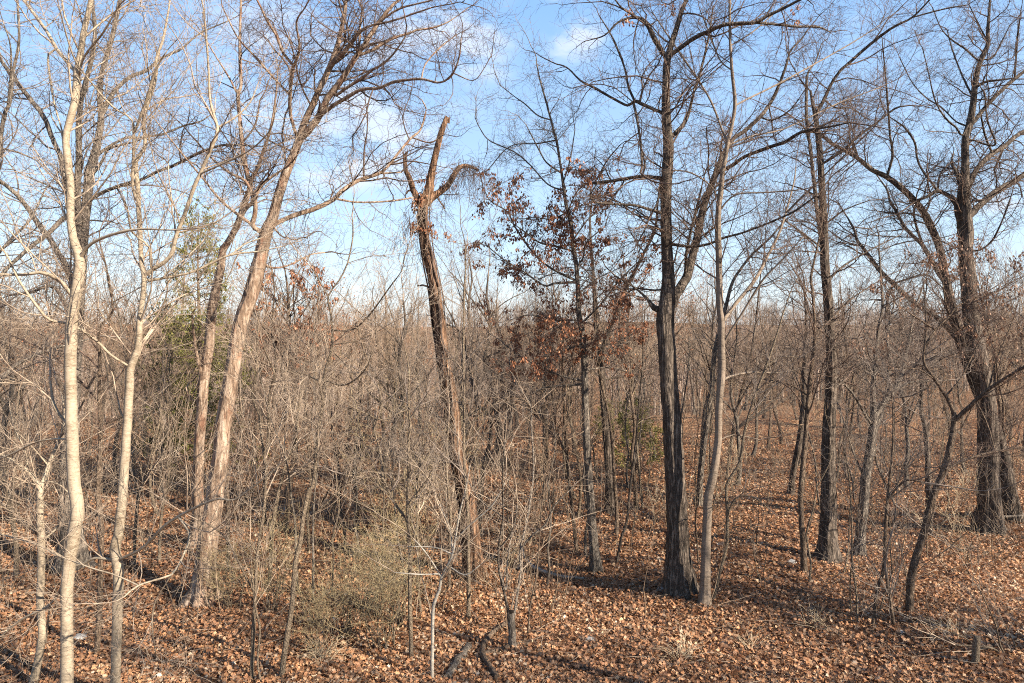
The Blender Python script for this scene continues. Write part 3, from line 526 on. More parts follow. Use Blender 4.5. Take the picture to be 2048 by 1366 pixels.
tree('oak_tree', 'dark trunk behind the big right oak, one long limb sweeping far left', 'tree', 'oak',
 '2025,1040,30 2012,960,28 1995,880,26 1975,820,25 1950,760,24 1925,690,22 1905,620,18 1891,555,14 1879,496,13 1865,461,13 1850,429,13 1830,403,12 1806,379,11 1774,354,10 1745,340,9 1715,316,8 1686,299,7 1663,287,6 1648,275,5 1610,255,3',
 '1897,575,10 1880,550,9 1868,531,9 1847,493,8 1824,470,7 1806,449,6 1791,420,6 1780,403,5 1774,379,4 1762,362,3|1925,690,11 1880,640,10 1821,599,9 1786,567,9 1756,537,8 1733,505,7 1715,482,6 1709,461,5 1695,435,3|1774,354,5 1785,310,5 1780,270,4 1775,200,4 1770,140,3 1765,90,2|1847,493,5 1835,460,5 1828,430,4 1830,410,4|1786,567,5 1850,550,4 1880,570,3|1715,316,4 1705,290,4 1700,275,3|1930,700,8 1905,640,7 1885,600,5|1786,567,5 1775,600,5 1770,640,4|1850,429,4 1860,400,3 1855,360,3',
 seed=16, t0=.4, crown=(.34, .18, .13), slope=.4, lean=.0)
tree('beech_tree', 'leaning brown stem in the right foreground with curled dead leaves aloft', 'tree', 'brown',
 '1818,1225,15 1820,1180,15 1827,1131,14 1844,1078,14 1858,1024,14 1871,979,13 1885,948,13 1898,903,13 1907,859,12 1909,841,11 1905,818,8 1891,792,6 1871,760,6 1849,729,5 1850,693,4 1871,660,4 1900,631,4 1912,614,3 1941,599,3',
 '1909,841,10 1925,827,9 1952,801,8 1978,778,7 2005,760,6 2048,734,5 2100,710,4|1885,948,6 1916,926,5 1960,910,5 2005,901,5 2048,894,4 2110,885,3|1900,631,3 1890,600,3 1885,560,2|1871,760,3 1840,740,3 1800,735,2|1871,660,3 1840,640,3 1810,620,2|1941,599,3 1990,585,3 2030,560,2|1978,778,4 1990,730,3 2010,680,3 2030,630,2|1891,792,4 1920,760,3 1940,720,3 1960,680,2|1952,801,3 1975,850,3 1990,900,2',
 seed=17, t0=.62, leaves=('leaf_dark', 1700, 4.8, 8, .065), crown=(.2, .13, .11), rmax=.012)
tree('young_tree', 'twin crooked stems that cross low down in the right foreground', 'tree', 'brown',
 '1743,1256,7 1755,1180,7 1768,1136,7 1771,1055,7 1775,1000,6 1782,934,5 1786,881,4 1786,827,3 1782,770,2',
 '1791,1276,7 1782,1216,7 1773,1153,6|1782,934,4 1800,930,3 1844,934,2|1775,1000,4 1795,975,4 1815,960,4 1850,965,3', seed=18, t0=.4, crown=(.24, .15, .12), twig='tw_grey')
tree('young_tree', 'spindly upright stem left of the crossing twin stems', 'tree', 'thin',
 '1715,1252,4 1713,1189,4 1704,1122,4 1704,1055,3 1699,966,3 1690,900,2', '1704,1122,3 1700,1180,3 1704,1250,3', seed=19, t0=.3, crown=(.2, .14, .12), twig='tw_grey')
tree('young_tree', 'short pale trunk at lower left edge forking into two crooked arms', 'tree', 'banded',
 '67,1363,15 83,1278,14 81,1189,14 83,1100,14 80,1011,13 81,973,12 73,962,8 57,944,7 29,923,5 0,908,4',
 '81,973,9 88,961,9 97,932,8 114,891,7 126,861,5 129,826,4 124,790,3|57,944,4 50,900,3 30,860,3 20,820,2|88,961,4 120,970,3 150,1000,3|83,1080,4 110,1060,4 130,1020,3|97,932,3 70,900,3 40,870,2',
 Y=11.5, seed=20, t0=.55, crown=(.26, .18, .15), rmax=.011)
tree('young_tree', 'thin brown trunk between the two nearest pale trunks', 'tree', 'brown',
 '192,1310,11 199,1234,10 201,1145,10 203,1055,10 196,988,10 199,929,9 202,856,8 199,797,7 199,739,6 199,698,5 199,657,5 223,628,5 225,605,4 217,564,4 211,526,3 202,496,3',
 '225,605,3 252,590,2 275,578,2|199,740,4 180,770,4 160,820,3|201,850,3 240,835,3 270,800,2', seed=21, t0=.45, crown=(.28, .16, .12))
tree('young_tree', 'slender smooth trunk curving right from the bottom edge, forking near the skyline', 'tree', 'thin',
 '560,1366,11 573,1278,11 584,1212,10 591,1122,9 600,1087,9 607,1033,8 618,979,8 625,973,8 631,929,7 637,856,6 646,806,6 648,753,5 663,695,5 663,637,4 656,593,4 678,561,3 695,526,3 706,470,3 704,432,2',
 '656,593,3 645,573,2 625,537,2|663,660,3 703,660,3 738,631,3 779,575,3 802,543,2 810,511,2|646,806,4 641,780,4 638,762,4|638,762,3 600,745,3 560,740,3 500,715,2|612,1040,3 650,1010,3 700,960,2|648,760,3 690,770,3 730,740,3 745,700,2|663,690,3 720,680,2 760,660,2',
 Y=11.4, seed=22, t0=.45, crown=(.26, .15, .12), rmax=.011, slope=.7)
tree('young_tree', 'wiry pale stem with a long open loop halfway up, left of centre', 'tree', 'thin',
 '502,1366,9 506,1278,8 511,1189,7 513,1122,6 522,1055,6 527,1031,6 531,973,6 533,929,6 528,911,5 523,870,5 518,829,5 505,797,4 502,777,4 514,747,4 514,709,3 515,680,3 518,613,2',
 '528,911,5 537,870,5 536,826,5 540,782,4 549,747,4 540,724,3 528,695,2|506,1180,4 480,1130,4 455,1080,4 420,1050,3 395,1040,3|533,929,3 570,905,3 600,890,2', Y=11.3, seed=23, t0=.4, crown=(.28, .16, .12))
tree('young_tree', 'kinked thin stem beside the looping one at the bottom edge', 'tree', 'thin',
 '522,1363,4 515,1323,4 520,1256,4 511,1216,4 504,1145,3 500,1080,2', Y=11.2, seed=24, t0=.4, crown=(.3, .18, .13))
tree('young_tree', 'dark slim trunk on the shaded slope left of the vine snag', 'tree', 'oak',
 '714,1060,10 712,1011,9 710,973,8 710,914,6 713,870,5 719,826,4 722,788,3 723,753,2', '710,930,4 725,915,4 740,905,3', seed=25, t0=.4, crown=(.3, .18, .13))
tree('young_tree', 'crooked thin dark stem next to the dark slim trunk on the slope', 'tree', 'oak',
 '689,1104,6 689,1064,6 680,1011,5 679,973,5 676,929,5 665,870,4 662,826,3 655,780,2', '676,940,4 655,985,3 640,1010,3', seed=26, t0=.35, crown=(.3, .18, .13))
tree('young_tree', 'short wavy sapling standing alone on the leafy slope', 'tree', 'thin', '662,1198,4 667,1122,4 665,1078,4 676,1033,3 678,1000,3 672,950,2', seed=27, t0=.4, crown=(.3, .18, .13))
tree('young_tree', 'tall pale stem in olive brush, one arm bending off left', 'tree', 'thin',
 '823,1319,9 820,1212,8 820,1122,7 817,1055,7 815,1002,6 817,944,5 817,885,5 820,856,5 817,797,4 818,747,4 814,715,3 805,680,2',
 '817,1050,6 812,1037,5 789,1006,5 771,966,5 766,958,5 761,908,5 748,856,4 754,838,4 764,809,3 758,780,3|754,838,4 713,818,3 688,806,3 659,803,2|764,840,3 800,825,3 840,810,2|766,958,3 730,955,3 690,950,3', seed=28, t0=.4, crown=(.3, .2, .16), twig='tw_grey')
tree('young_tree', 'small white barked sapling with a spray of pale branches at bottom centre', 'tree', 'white',
 '864,1359,7 865,1278,7 867,1212,7 879,1180,6 883,1154,6 896,1131,6 905,1109,5 910,1082,4 919,1028,4 932,975,3 940,930,2',
 '883,1154,4 878,1148,3 843,1149,3 789,1145,2|905,1109,4 870,1095,3 816,1093,2|910,1082,3 940,1050,3 985,1010,3 1010,965,2|883,1154,3 855,1110,3 830,1080,2|905,1109,3 900,1060,3 880,1010,2|896,1131,3 930,1150,3 960,1130,2', seed=29, t0=.2, crown=(.26, .22, .18), curv=.1, levels=2, twig='tw_pale', rmax=.010, lenm=1.2)

def stump_extra(root, base, Y, rg):
    P = np.array([PX(1022, 1229, Y), PX(1022, 1221, Y)]); V, Fs, _, _ = limb_tube(P, np.array([.055, .05]), 10, .04, .05, 0, True, 0, rg)
    g = Geo(); g.add(V, Fs); obj('hollow', g.mesh('hollow', M['hollow'], base), root)  # solid plug; the shade of the hollow is put into its black colour
tree('stump', 'grey broken stump with black hollow top and tall sprouts beside it', 'stump', 'grey',
 '1024,1298,19 1024,1270,16 1022,1226,15', '1017,1240,6 1015,1216,6 999,1145,5 997,1100,5 1006,1033,4 1005,966,4 1006,930,3 1010,880,2|1028,1235,6 1030,1216,6 1041,1145,5 1041,1100,5 1057,1024,5 1067,939,4 1063,859,4 1060,809,3 1027,760,3 1018,716,2|1041,1100,4 1060,1075,4 1090,1050,4 1110,1010,3 1140,980,2|997,1100,3 1025,1060,3 1035,1010,3|1006,1033,3 960,1000,3 930,950,2|999,1145,4 1012,1180,4 1015,1120,3 1025,1060,3',
 seed=30, t0=.95, crown=(.34, .24, .2), curv=.1, levels=2, extra=stump_extra, rmax=.010, lenm=1.2, twig='tw_pale', slope=.9)
tree('young_tree', 'thin straight pale trunk rising in front of the vine wrapped snag', 'tree', 'thin',
 '937,1240,9 937,1145,8 936,1055,7 934,1002,7 928,914,6 928,856,5 928,797,5 927,739,5 927,680,4 928,593,4 931,534,3 931,490,2', '928,860,3 960,830,3 1000,800,2|927,740,3 905,720,3 880,716,2', seed=31, t0=.35, crown=(.24, .16, .12), twig='tw_grey')
tree('young_tree', 'bent brown stem left of the slim leafy oak, one arm leaning left', 'tree', 'brown',
 '1155,1104,8 1146,1033,8 1141,985,7 1135,930,7 1131,880,6 1129,840,6 1127,792,5 1125,760,3 1122,700,2', '1135,920,6 1132,903,6 1103,868,5 1067,818,4 1030,790,3', seed=32, t0=.4, crown=(.3, .17, .13))
tree('young_tree', 'thin dark wavy stem between the leafy oak and the massive oak', 'tree', 'oak', '1231,1131,5 1242,1078,5 1254,1040,5 1261,970,5 1272,881,4 1279,792,4 1286,725,3 1286,680,3 1290,620,2', seed=33, t0=.4, crown=(.3, .18, .13))
tree('young_tree', 'thin pale stem in front of the small green cedar', 'tree', 'thin', '1286,1019,5 1279,948,5 1268,836,4 1263,769,4 1262,700,2', seed=34, t0=.4, crown=(.35, .2, .14))
tree('maple_tree', 'grey trunk behind the smooth banded one, rising to a pale slanting limb', 'tree', 'grey',
 '1397,1012,13 1400,970,12 1403,926,12 1412,859,11 1421,792,10 1427,725,9 1434,680,8 1450,620,7 1464,567,6 1482,537,5 1505,508,5 1540,476,4 1570,440,3', seed=35, t0=.4, crown=(.4, .2, .14))
tree('maple_tree', 'shaded dark trunk behind the slender brown trunk on the right', 'tree', 'oak', '1580,990,12 1586,948,11 1599,881,12 1606,814,10 1608,760,9 1610,700,7 1612,640,5 1608,560,3', seed=36, t0=.4, crown=(.4, .2, .14))
tree('maple_tree', 'thin leaning dark trunk farther back between banded and brown trunks', 'tree', 'oak', '1452,960,7 1462,890,7 1470,836,6 1479,800,6 1492,747,5 1503,702,5 1512,640,4 1520,560,3', seed=37, t0=.35, crown=(.45, .22, .15))
tree('maple_tree', 'dark upright trunk directly behind the leaning brown stem', 'tree', 'oak', '1858,1073,14 1858,1000,12 1856,926,11 1851,859,9 1842,818,8 1845,760,7 1850,700,6 1852,640,4 1848,580,3', seed=38, t0=.4, crown=(.36, .2, .14))
tree('young_tree', 'thin pale leaning stem at the far left edge behind brush', 'tree', 'thin', '33,1157,9 31,1078,9 20,1024,8 9,975,6 -6,930,5 -20,880,4', '22,1030,6 27,966,6 29,900,5 32,840,4 38,780,3', seed=39, t0=.35, crown=(.3, .17, .13))
tree('young_tree', 'thin pale forked stem right of the second pale trunk', 'tree', 'thin', '268,1131,7 270,1069,6 277,993,6 286,966,5 296,929,4 310,879,4 319,844,3 325,790,2', '275,1000,4 268,950,4 262,900,3', seed=40, t0=.35, crown=(.3, .17, .13))
tree('young_tree', 'dark thin double trunk forking low behind the vine snag', 'tree', 'oak',
 '955,1075,12 963,973,10 972,914,9 981,885,8 981,856,7 984,835,7 969,820,7 955,809,6 946,768,5 937,733,4 930,690,3', '984,838,5 998,820,4 1010,803,4 1025,760,3 1030,700,2', seed=41, t0=.4, crown=(.28, .16, .13))
tree('young_tree', 'plain thin trunk immediately right of the leaning shaggy trunk', 'tree', 'brown', '457,1145,8 456,1061,7 455,1000,7 455,943,6 458,885,6 468,820,5 475,760,4 478,700,3', seed=42, t0=.4, crown=(.35, .2, .14))
tree('young_tree', 'pale thin trunk leaning right between looping stem and curving trunk', 'tree', 'thin', '537,1176,8 542,1113,8 546,1046,8 557,984,7 560,973,7 572,929,6 593,870,6 596,841,5 599,806,4 606,750,3 612,700,2', seed=43, t0=.4, crown=(.3, .18, .13))
tree('young_tree', 'brown trunk partly hidden behind the pale right leaning one', 'tree', 'brown', '573,1055,8 578,988,8 581,958,8 586,910,6 588,860,5 584,800,4 590,740,3', seed=44, t0=.4, crown=(.35, .2, .14))
tree('young_tree', 'upright stem in the thicket left of the thin straight pale trunk', 'tree', 'thin', '899,1176,7 899,1100,6 901,1033,6 896,979,5 893,920,4 897,850,3', seed=45, t0=.3, crown=(.26, .16, .13))
tree('young_tree', 'thin grey stem right of the tall pale stem in the olive brush', 'tree', 'thin', '843,1229,6 836,1167,5 836,1100,5 834,1011,5 840,930,4 850,850,3 853,800,3 850,740,2', seed=46, t0=.35, crown=(.26, .16, .13))
tree('young_tree', 'bare straight sapling on the left side of the olive brush', 'tree', 'thin', '765,1220,4 766,1122,4 767,1033,3 769,980,3 772,930,2', seed=47, t0=.4, crown=(.3, .18, .14))
tree('ash_tree', 'half hidden rising trunk at the extreme left edge of the photo', 'tree', 'grey', '-25,1150,20 -24,900,17 -20,700,14 -10,400,10 6,243,7 20,205,6 26,146,6 38,82,5 35,0,4', '-22,800,8 20,740,7 60,715,6 100,700,6 140,688,5 200,672,3|-15,520,6 30,470,5 60,440,4 90,380,3|10,240,4 18,190,4 22,100,3 5,40,2', Y=14.5, seed=48, t0=.3, crown=(.4, .2, .14))
tree('oak_tree', 'background tree still full of orange leaves behind the shaggy trunk', 'tree', 'brown', '590,985,9 592,900,8 588,800,7 585,720,6 580,650,5 575,580,4 570,540,3', '588,760,4 560,700,3 545,640,2|586,740,4 620,690,3 640,640,2|582,660,3 610,620,2 625,590,2|582,660,3 560,620,2|585,700,3 540,690,2',
 Y=27, seed=49, t0=.3, crown=(.3, .2, .2), leaves=('leaf_red', 2600, 3.5, 9, .12), rmax=.03)
print('traced trees done')

# ------------------------------------------------------------------ evergreen cedars
def cedar(loc, h, rad, label, seed, dens=1.0):
    rg = np.random.default_rng(seed); root = empty('cedar_tree', loc, label, 'cedar tree')
    P = np.array([[0, 0, -.1], [.05, .02, h*.4], [-.04, 0, h*.8], [0, 0, h]]); R = np.array([.11, .08, .035, .01])
    V, Fs, Pt, Rt = limb_tube(P, R, 8, .2, .05); g = Geo(); g.add(V, Fs); obj('trunk', g.mesh('trunk', M['brown']), root)
    n = int(110*dens); zz = h*(.10+.88*rg.random(n)**.9); st = np.stack([np.interp(zz, Pt[:, 2], Pt[:, 0]), 0*zz, zz], -1)
    prof = rad*(1-zz/h)**.75*np.clip(zz/(h*.22), .4, 1)*rg.uniform(.55, 1.15, n)+.12
    a = rg.uniform(0, 2*math.pi, n); D = unit(np.stack([np.cos(a), np.sin(a), rg.uniform(.05, .5, n)], -1)); pts = [st]
    for k in range(5): D = unit(D+rg.normal(0, .12, (n, 3))+np.array([0, 0, .04])); pts.append(pts[-1]+D*(prof/5)[:, None])
    P1 = np.stack(pts, 1); R1 = np.linspace(.014, .004, 6)[None]*np.ones((n, 1)); G = Geo(); V, Fs = tubes(P1, R1, 4); G.add(V, Fs)
    P2, R2 = grow(P1, R1, .09, .25, (30, 60), (.5, .8), .003, .005, 4, .15, .06, .9, True, rg); V, Fs = tubes(P2, R2, 3); G.add(V, Fs)
    obj('branches', G.mesh('branches', M['tw_brown']), root)
    e = P2[:, 1:].reshape(-1, 3); k = int(22000*dens); e = e[rg.integers(0, len(e), k)]; cl_ = np.sin(e[:, 0]*5)*np.sin(e[:, 2]*4+1)*np.sin(e[:, 1]*5); e = e[cl_ > -.1]; k = len(e)
    e = e+rg.normal(0, .035, (k, 3)); dr = unit(e-np.array([0, 0, h*.3])+rg.normal(0, 1, (k, 3)))
    obj('foliage', leaves_mesh('foliage', e, dr, rand_dir(k, 1, rg), rg.uniform(.04, .085, k), M['cedar'], rg.beta(2, 2, k), 'plain', np.ones(k)), root)
def gp(x, Y): X = (x-1024)/F*Y; return (X, Y, float(ground_z(X, Y)))
cedar(gp(398, 23.5), 9.8, 1.75, 'tall sparse green cedar behind the leaning shaggy trunk', 5, 1.15)
cedar(gp(345, 25.5), 6.6, 1.6, 'lower dark green cedar left of the tall sparse one', 6, .8)
cedar(gp(1272, 27), 2.7, 1.15, 'small green cedar between the leafy oak and the massive oak', 7, .32)
cedar(gp(1225, 33), 2.0, 1.2, 'smallest pale green cedar farther off left of the small one', 8, .22)
cedar(gp(480, 27), 5.0, 1.2, 'dark green cedar just right of the leaning shaggy trunk', 9, .35)

# ------------------------------------------------------------------ background trees: prototypes, then copies
def proto_tree(seed, h, r, levels=3, cr=(.55, .32, .3), mat='brown', lf=None, spread=1.0):
    rg = np.random.default_rng(seed); K = 9
    P = np.zeros((K, 3)); P[:, 2] = np.linspace(-.1, h*rg.uniform(.75, .9), K); P[:, :2] = np.cumsum(rg.normal(0, h*.013, (K, 2)), 0)+np.outer(np.linspace(0, 1, K), rg.normal(0, h*.04, 2))
    R = r*(1-.75*np.linspace(0, 1, K)); R[0] *= 1.15
    V, Fs, Pt, Rt = limb_tube(P, R, 8, .4, .05, 0, True, .3, rg); g = Geo(); g.add(V, Fs)
    A = to_k(Pt[int(len(Pt)*.32):], Rt[int(len(Pt)*.32):], 16)
    m = int(rg.integers(5, 9)); tI = rg.uniform(.0, .9, m); i0 = (tI*15).astype(int); st = A[0][i0]; rr = A[1][i0]*rg.uniform(.4, .7, m)
    a = rg.uniform(0, 6.28, m); D = unit(np.stack([np.cos(a)*.75, np.sin(a)*.75, rg.uniform(.5, 1.3, m)], -1)); pts = [st]; Ll = h*rg.uniform(.25, .45, m)*(1-.4*tI)*spread
    for k in range(7): D = unit(D+rg.normal(0, .16, (m, 3))+np.array([0, 0, .06])); pts.append(pts[-1]+D*(Ll/7)[:, None])
    PL = np.stack(pts, 1); RL = rr[:, None]*(1-.75*np.linspace(0, 1, 8)[None]); V, Fs = tubes(PL, RL, 6); g.add(V, Fs)
    G = Geo()
    PL16 = np.stack([to_k(PL[i], RL[i], 16)[0] for i in range(m)]+[A[0]]); RL16 = np.stack([to_k(PL[i], RL[i], 16)[1] for i in range(m)]+[A[1]])
    P1, R1 = grow(PL16, RL16, cr[0], .05, (30, 65), (.3, .6), .010, .03, 6, .15, .06, 1.1, True, rg); V, Fs = tubes(P1, R1, 3); G.add(V, Fs)
    P2, R2 = grow(P1, R1, cr[1], .12, (28, 60), (.4, .7), .006, .012, 5, .16, .05, 1, True, rg); V, Fs = tubes(P2, R2, 3); G.add(V, Fs)
    if levels > 2: P3, R3 = grow(P2, R2, cr[2], .15, (28, 60), (.5, .8), .005, .007, 3, .16, .03, .8, False, rg); V, Fs = tubes(P3, R3, 3); G.add(V, Fs)
    out = [('trunk', g.mesh('trunk', M[mat])), ('crown', G.mesh('crown', M['tw_far']))]
    if lf:
        e = P2[:, 2:].reshape(-1, 3); e = e[rg.integers(0, len(e), lf)]; k = len(e)
        out.append(('dead_leaves', leaves_mesh('dead_leaves', e, unit(rand_dir(k, 1, rg)+[0, 0, -1]), rand_dir(k, 1, rg), rg.uniform(.07, .12, k), M['leaf_red'], rg.beta(2, 2, k), 'plain', np.ones(k))))
    return out
def place(name, protos, spots, label, cat, group, rg, z=0.0, smin=.8, smax=1.2, tilt=.04):
    for i, (x, y) in enumerate(spots):
        pr = protos[i % len(protos)]
        r = empty(name, (x, y, float(ground_z(x, y))+z), label, cat, group); r.rotation_euler = (rg.normal(0, tilt), rg.normal(0, tilt), rg.uniform(0, 6.28)); s = rg.uniform(smin, smax); r.scale = (s, s, s*rg.uniform(.9, 1.1))
        for nm, me in pr: obj(nm, me, r)
def scatter(n, y0, y1, rg, mind=1.0, pw=1.0, wide=.80):
    out = []
    tries = 0
    while len(out) < n and tries < n*60:
        tries += 1
        y = y0+(y1-y0)*rg.random()**pw; x = (rg.random()*2-1)*(y*wide+1)
        if all((x-a)**2+(y-b)**2 > mind*mind for a, b in out[-250:]): out.append((x, y))
    return out
rg = np.random.default_rng(5)
mats = ['grey', 'brown', 'oak', 'grey', 'brown', 'grey']
PR = [proto_tree(100+i, hh, rr, 3, (.6, .36, .34), mats[i % 6]) for i, (hh, rr) in enumerate([(12, .15), (10, .10), (14, .19), (9, .08), (11, .12), (13, .14)])]
PS = [proto_tree(140+i, hh, rr, 2, (.7, .4, .3), mt, None, .5) for i, (hh, rr, mt) in enumerate([(8, .055, 'thin'), (9.5, .07, 'brown'), (7, .045, 'grey'), (8.5, .06, 'thin')])]
PT = [proto_tree(150+i, hh, .16, 2, (.5, .35, .3), 'grey', None, .42) for i, hh in enumerate((14, 12))]
PRL = [proto_tree(120+i, hh, rr, 2, (.5, .3, .28), 'brown', 900) for i, (hh, rr) in enumerate([(8, .09), (10, .12)])]
place('woodland_tree', PR[:], scatter(75, 23, 44, rg, 2.0), 'unseen bare tree right of the view, added for its shadow', 'tree', 'bare trees of the woods behind', rg, smin=.5, smax=.85)
place('woodland_tree', PR[:], scatter(100, 42, 90, rg, 2.2), 'unseen bare tree right of the view, added for its shadow', 'tree', 'bare trees of the woods behind', rg, smin=.6, smax=.95)
lc = [p for p in scatter(75, 15.5, 32, rg, 1.1) if p[0]/p[1]*F+1024 < 1320 or p[1] > 25][:46]
place('slender_tree', PS, lc, 'slender straight bare tree among the undergrowth', 'tree', 'slender straight trees rising from the undergrowth', rg, smin=.65, smax=1.0)
place('leafy_oak', PRL, [gp(x, Y)[:2] for x, Y in ((640, 36), (250, 33), (300, 46), (700, 50), (1110, 34), (1330, 36), (60, 30), (540, 44), (850, 60), (1900, 38))], 'background oak holding rusty orange leaves among bare trees', 'tree', 'leafy oaks of the woods behind', rg, smin=.7, smax=1.0)

place('woodland_tree', [PR[0], PR[2], PR[5]], [(12.5, 3), (17.5, 6), (14, .5), (21, 5), (27, 11), (34, 15)], 'unseen bare tree right of the view, added for its shadow', 'tree', 'bare trees of the woods behind', rg, smin=.95, smax=1.3)  # added out of view on the right to cast shadow bands on the floor

place('woodland_tree', PT, [(5.6, 2.2), (7.2, .8), (9.6, 2.6), (4.2, -.8), (2.6, -3.5), (10.5, -.5), (7.5, -3), (12, 5)], 'unseen bare tree right of the view, added for its shadow', 'tree', 'bare trees of the woods behind', rg, smin=.9, smax=1.15, tilt=.02)  # unseen narrow trees added beside the camera for thin trunk shadows

# ------------------------------------------------------------------ saplings and brush
def proto_sapling(seed, h, r, twmat, cr=(.28, .2, .18), bark='thin', nst=1, spread=0):
    rg = np.random.default_rng(seed); g = Geo(); G = Geo(); Ps = []; Rs = []
    for s in range(nst):
        K = 9; a = rg.uniform(0, 6.28); P = np.zeros((K, 3)); hh = h*rg.uniform(.7, 1.1) if s else h
        P[:, 2] = np.linspace(-.05, hh, K); P[:, :2] = np.cumsum(rg.normal(0, hh*.016, (K, 2)), 0)+np.outer(np.linspace(0, 1, K)**1.2, spread*hh*np.array([math.cos(a), math.sin(a)])*rg.uniform(.3, 1))+(rg.normal(0, .12, 2) if s else 0)
        R = r*(1-.78*np.linspace(0, 1, K))*rg.uniform(.7, 1.1)
        V, Fs, Pt, Rt = limb_tube(P, R, 5, .3, .04, 0, True, 0, rg); g.add(V, Fs); a_, b_ = to_k(Pt, Rt, 12); Ps.append(a_); Rs.append(b_)
    Ps = np.stack(Ps); Rs = np.stack(Rs)
    P1, R1 = grow(Ps, Rs, cr[0], .22, (35, 70), (.35, .6), .004, .012, 6, .16, .05, 1.0, True, rg); V, Fs = tubes(P1, R1, 3); G.add(V, Fs)
    P2, R2 = grow(P1, R1, cr[1], .1, (28, 65), (.5, .8), .003, .006, 4, .18, .04, .9, False, rg); V, Fs = tubes(P2, R2, 3); G.add(V, Fs)
    return [('stem', g.mesh('stem', M[bark])), ('twigs', G.mesh('twigs', M[twmat]))]
SP = [proto_sapling(200+i, h_, r_, tw, (.38, .27, .2), bk) for i, (h_, r_, tw, bk) in enumerate([(4.5, .024, 'tw_grey', 'thin'), (3.2, .017, 'tw_pale', 'thin'), (6.0, .035, 'tw_brown', 'brown'), (5.2, .028, 'tw_far', 'thin'), (2.6, .014, 'tw_far', 'thin'), (7.0, .045, 'tw_far', 'grey')])]
place('sapling', SP, scatter(70, 13.5, 24, rg, .5), 'thin bare sapling among the leaf litter and near trunks', 'sapling', 'thin saplings across the forest floor', rg, smin=.45, smax=1.0, tilt=.09)
place('sapling', SP, scatter(190, 21, 48, rg, .5), 'thin bare sapling among the leaf litter and near trunks', 'sapling', 'thin saplings across the forest floor', rg, smin=.6, smax=1.15, tilt=.08)
SH = [proto_sapling(230+i, h_, .010, tw, (.24, .2, .2), 'thin', ns, .75) for i, (h_, tw, ns) in enumerate([(1.4, 'tw_brown', 5), (1.9, 'tw_pale', 5), (1.1, 'tw_straw', 6), (2.3, 'tw_far', 4)])]
place('shrub', SH, scatter(110, 19, 42, rg, .8), 'low bare twiggy shrub under the trees', 'shrub', 'bare twiggy shrubs of the undergrowth', rg, smin=.7, smax=1.4)
place('shrub', SH, [gp(x, Y)[:2] for x, Y in ((1105, 14.6), (930, 15), (1000, 16), (1060, 15.5), (880, 14.5), (1150, 16.5), (300, 16), (20, 15), (480, 15.5), (2000, 17.5), (1930, 16.5), (1640, 20), (1480, 18), (120, 18), (960, 18), (1090, 19))], 'low bare twiggy shrub under the trees', 'shrub', 'bare twiggy shrubs of the undergrowth', rg, smin=.7, smax=1.15)
def undergrowth():
    rg = np.random.default_rng(314); X = []; Yv = []
    while len(X) < 2200:
        y = 13.5+48*rg.random()**1.35; x = (rg.random()*2-1)*(y*.8+1); px = x/y*F+1024
        d = 1.0 if y > 24 else (.65 if px < 1150 else .28) if y > 18 else (.3 if (px < 700 or 820 < px < 1130) else .06)
        d *= .35+.65*(np.sin(x*.9+y*.4)*np.sin(y*.7-x*.3) > -.35)
        if rg.random() < d: X.append(x); Yv.append(y)
    X = np.array(X); Yv = np.array(Yv); n = len(X); st = np.stack([X, Yv, ground_z(X, Yv)-.03], -1)
    h = rg.uniform(.8, 4.6, n)*(.7+.5*rg.random(n)); D = unit(rg.normal(0, .28, (n, 3))+np.array([0, 0, 1.])); pts = [st]
    for k in range(7): D = unit(D+rg.normal(0, .11, (n, 3))+np.array([0, 0, .02-.05*(k > 4)])); pts.append(pts[-1]+D*(h/7)[:, None])
    P = np.stack(pts, 1); r0 = rg.uniform(.006, .013, n); R = r0[:, None]*(1-.65*np.linspace(0, 1, 8)[None])
    P1, R1 = grow(P, R, .55, .25, (30, 70), (.45, .75), .0042, .009, 6, .17, .03, .95, True, rg)
    P2, R2 = grow(P1, R1, .26, .1, (28, 65), (.5, .8), .0036, .005, 4, .17, .03, .9, False, rg)
    for nm, mt, lb, sel in (('undergrowth', 'tw_far', 'tangle of bare brown shoots and brush between the trunks', 0), ('pale_undergrowth', 'tw_pale', 'shoots in a sunlit pale colour tangled through the brush between the trunks', 1)):  # sunlit look put into the twig colour of a random share
        G = Geo()
        for A, B, ns in ((P, R, 4), (P1, R1, 3), (P2, R2, 3)):
            m = (rg.random(len(A)) < .35) == bool(sel); V, Fs = tubes(A[m], B[m], ns); G.add(V, Fs)
        tag(obj(nm, G.mesh(nm, M[mt])), lb, 'brush', kind='stuff')
    # fallen twigs on the litter
    n = 2600; y = 10+22*rg.random(n)**1.1; x = (rg.random(n)*2-1)*(y*.8+1); st = np.stack([x, y, ground_z(x, y)+rg.uniform(.04, .10, n)], -1)
    D = unit(rand_dir(n, .08, rg)); L_ = rg.uniform(.15, .9, n); pts = [st]
    for k in range(4): D = unit(D+rg.normal(0, .16, (n, 3))*[1, 1, .3]); pts.append(pts[-1]+D*(L_/4)[:, None])
    V, Fs = tubes(np.stack(pts, 1), rg.uniform(.003, .009, n)[:, None]*np.linspace(1, .5, 5)[None], 3); G = Geo(); G.add(V, Fs)
    tag(obj('twig_litter', G.mesh('twig_litter', M['tw_pale'])), 'small fallen twigs strewn over the leaf litter', 'twigs', kind='stuff')
undergrowth()
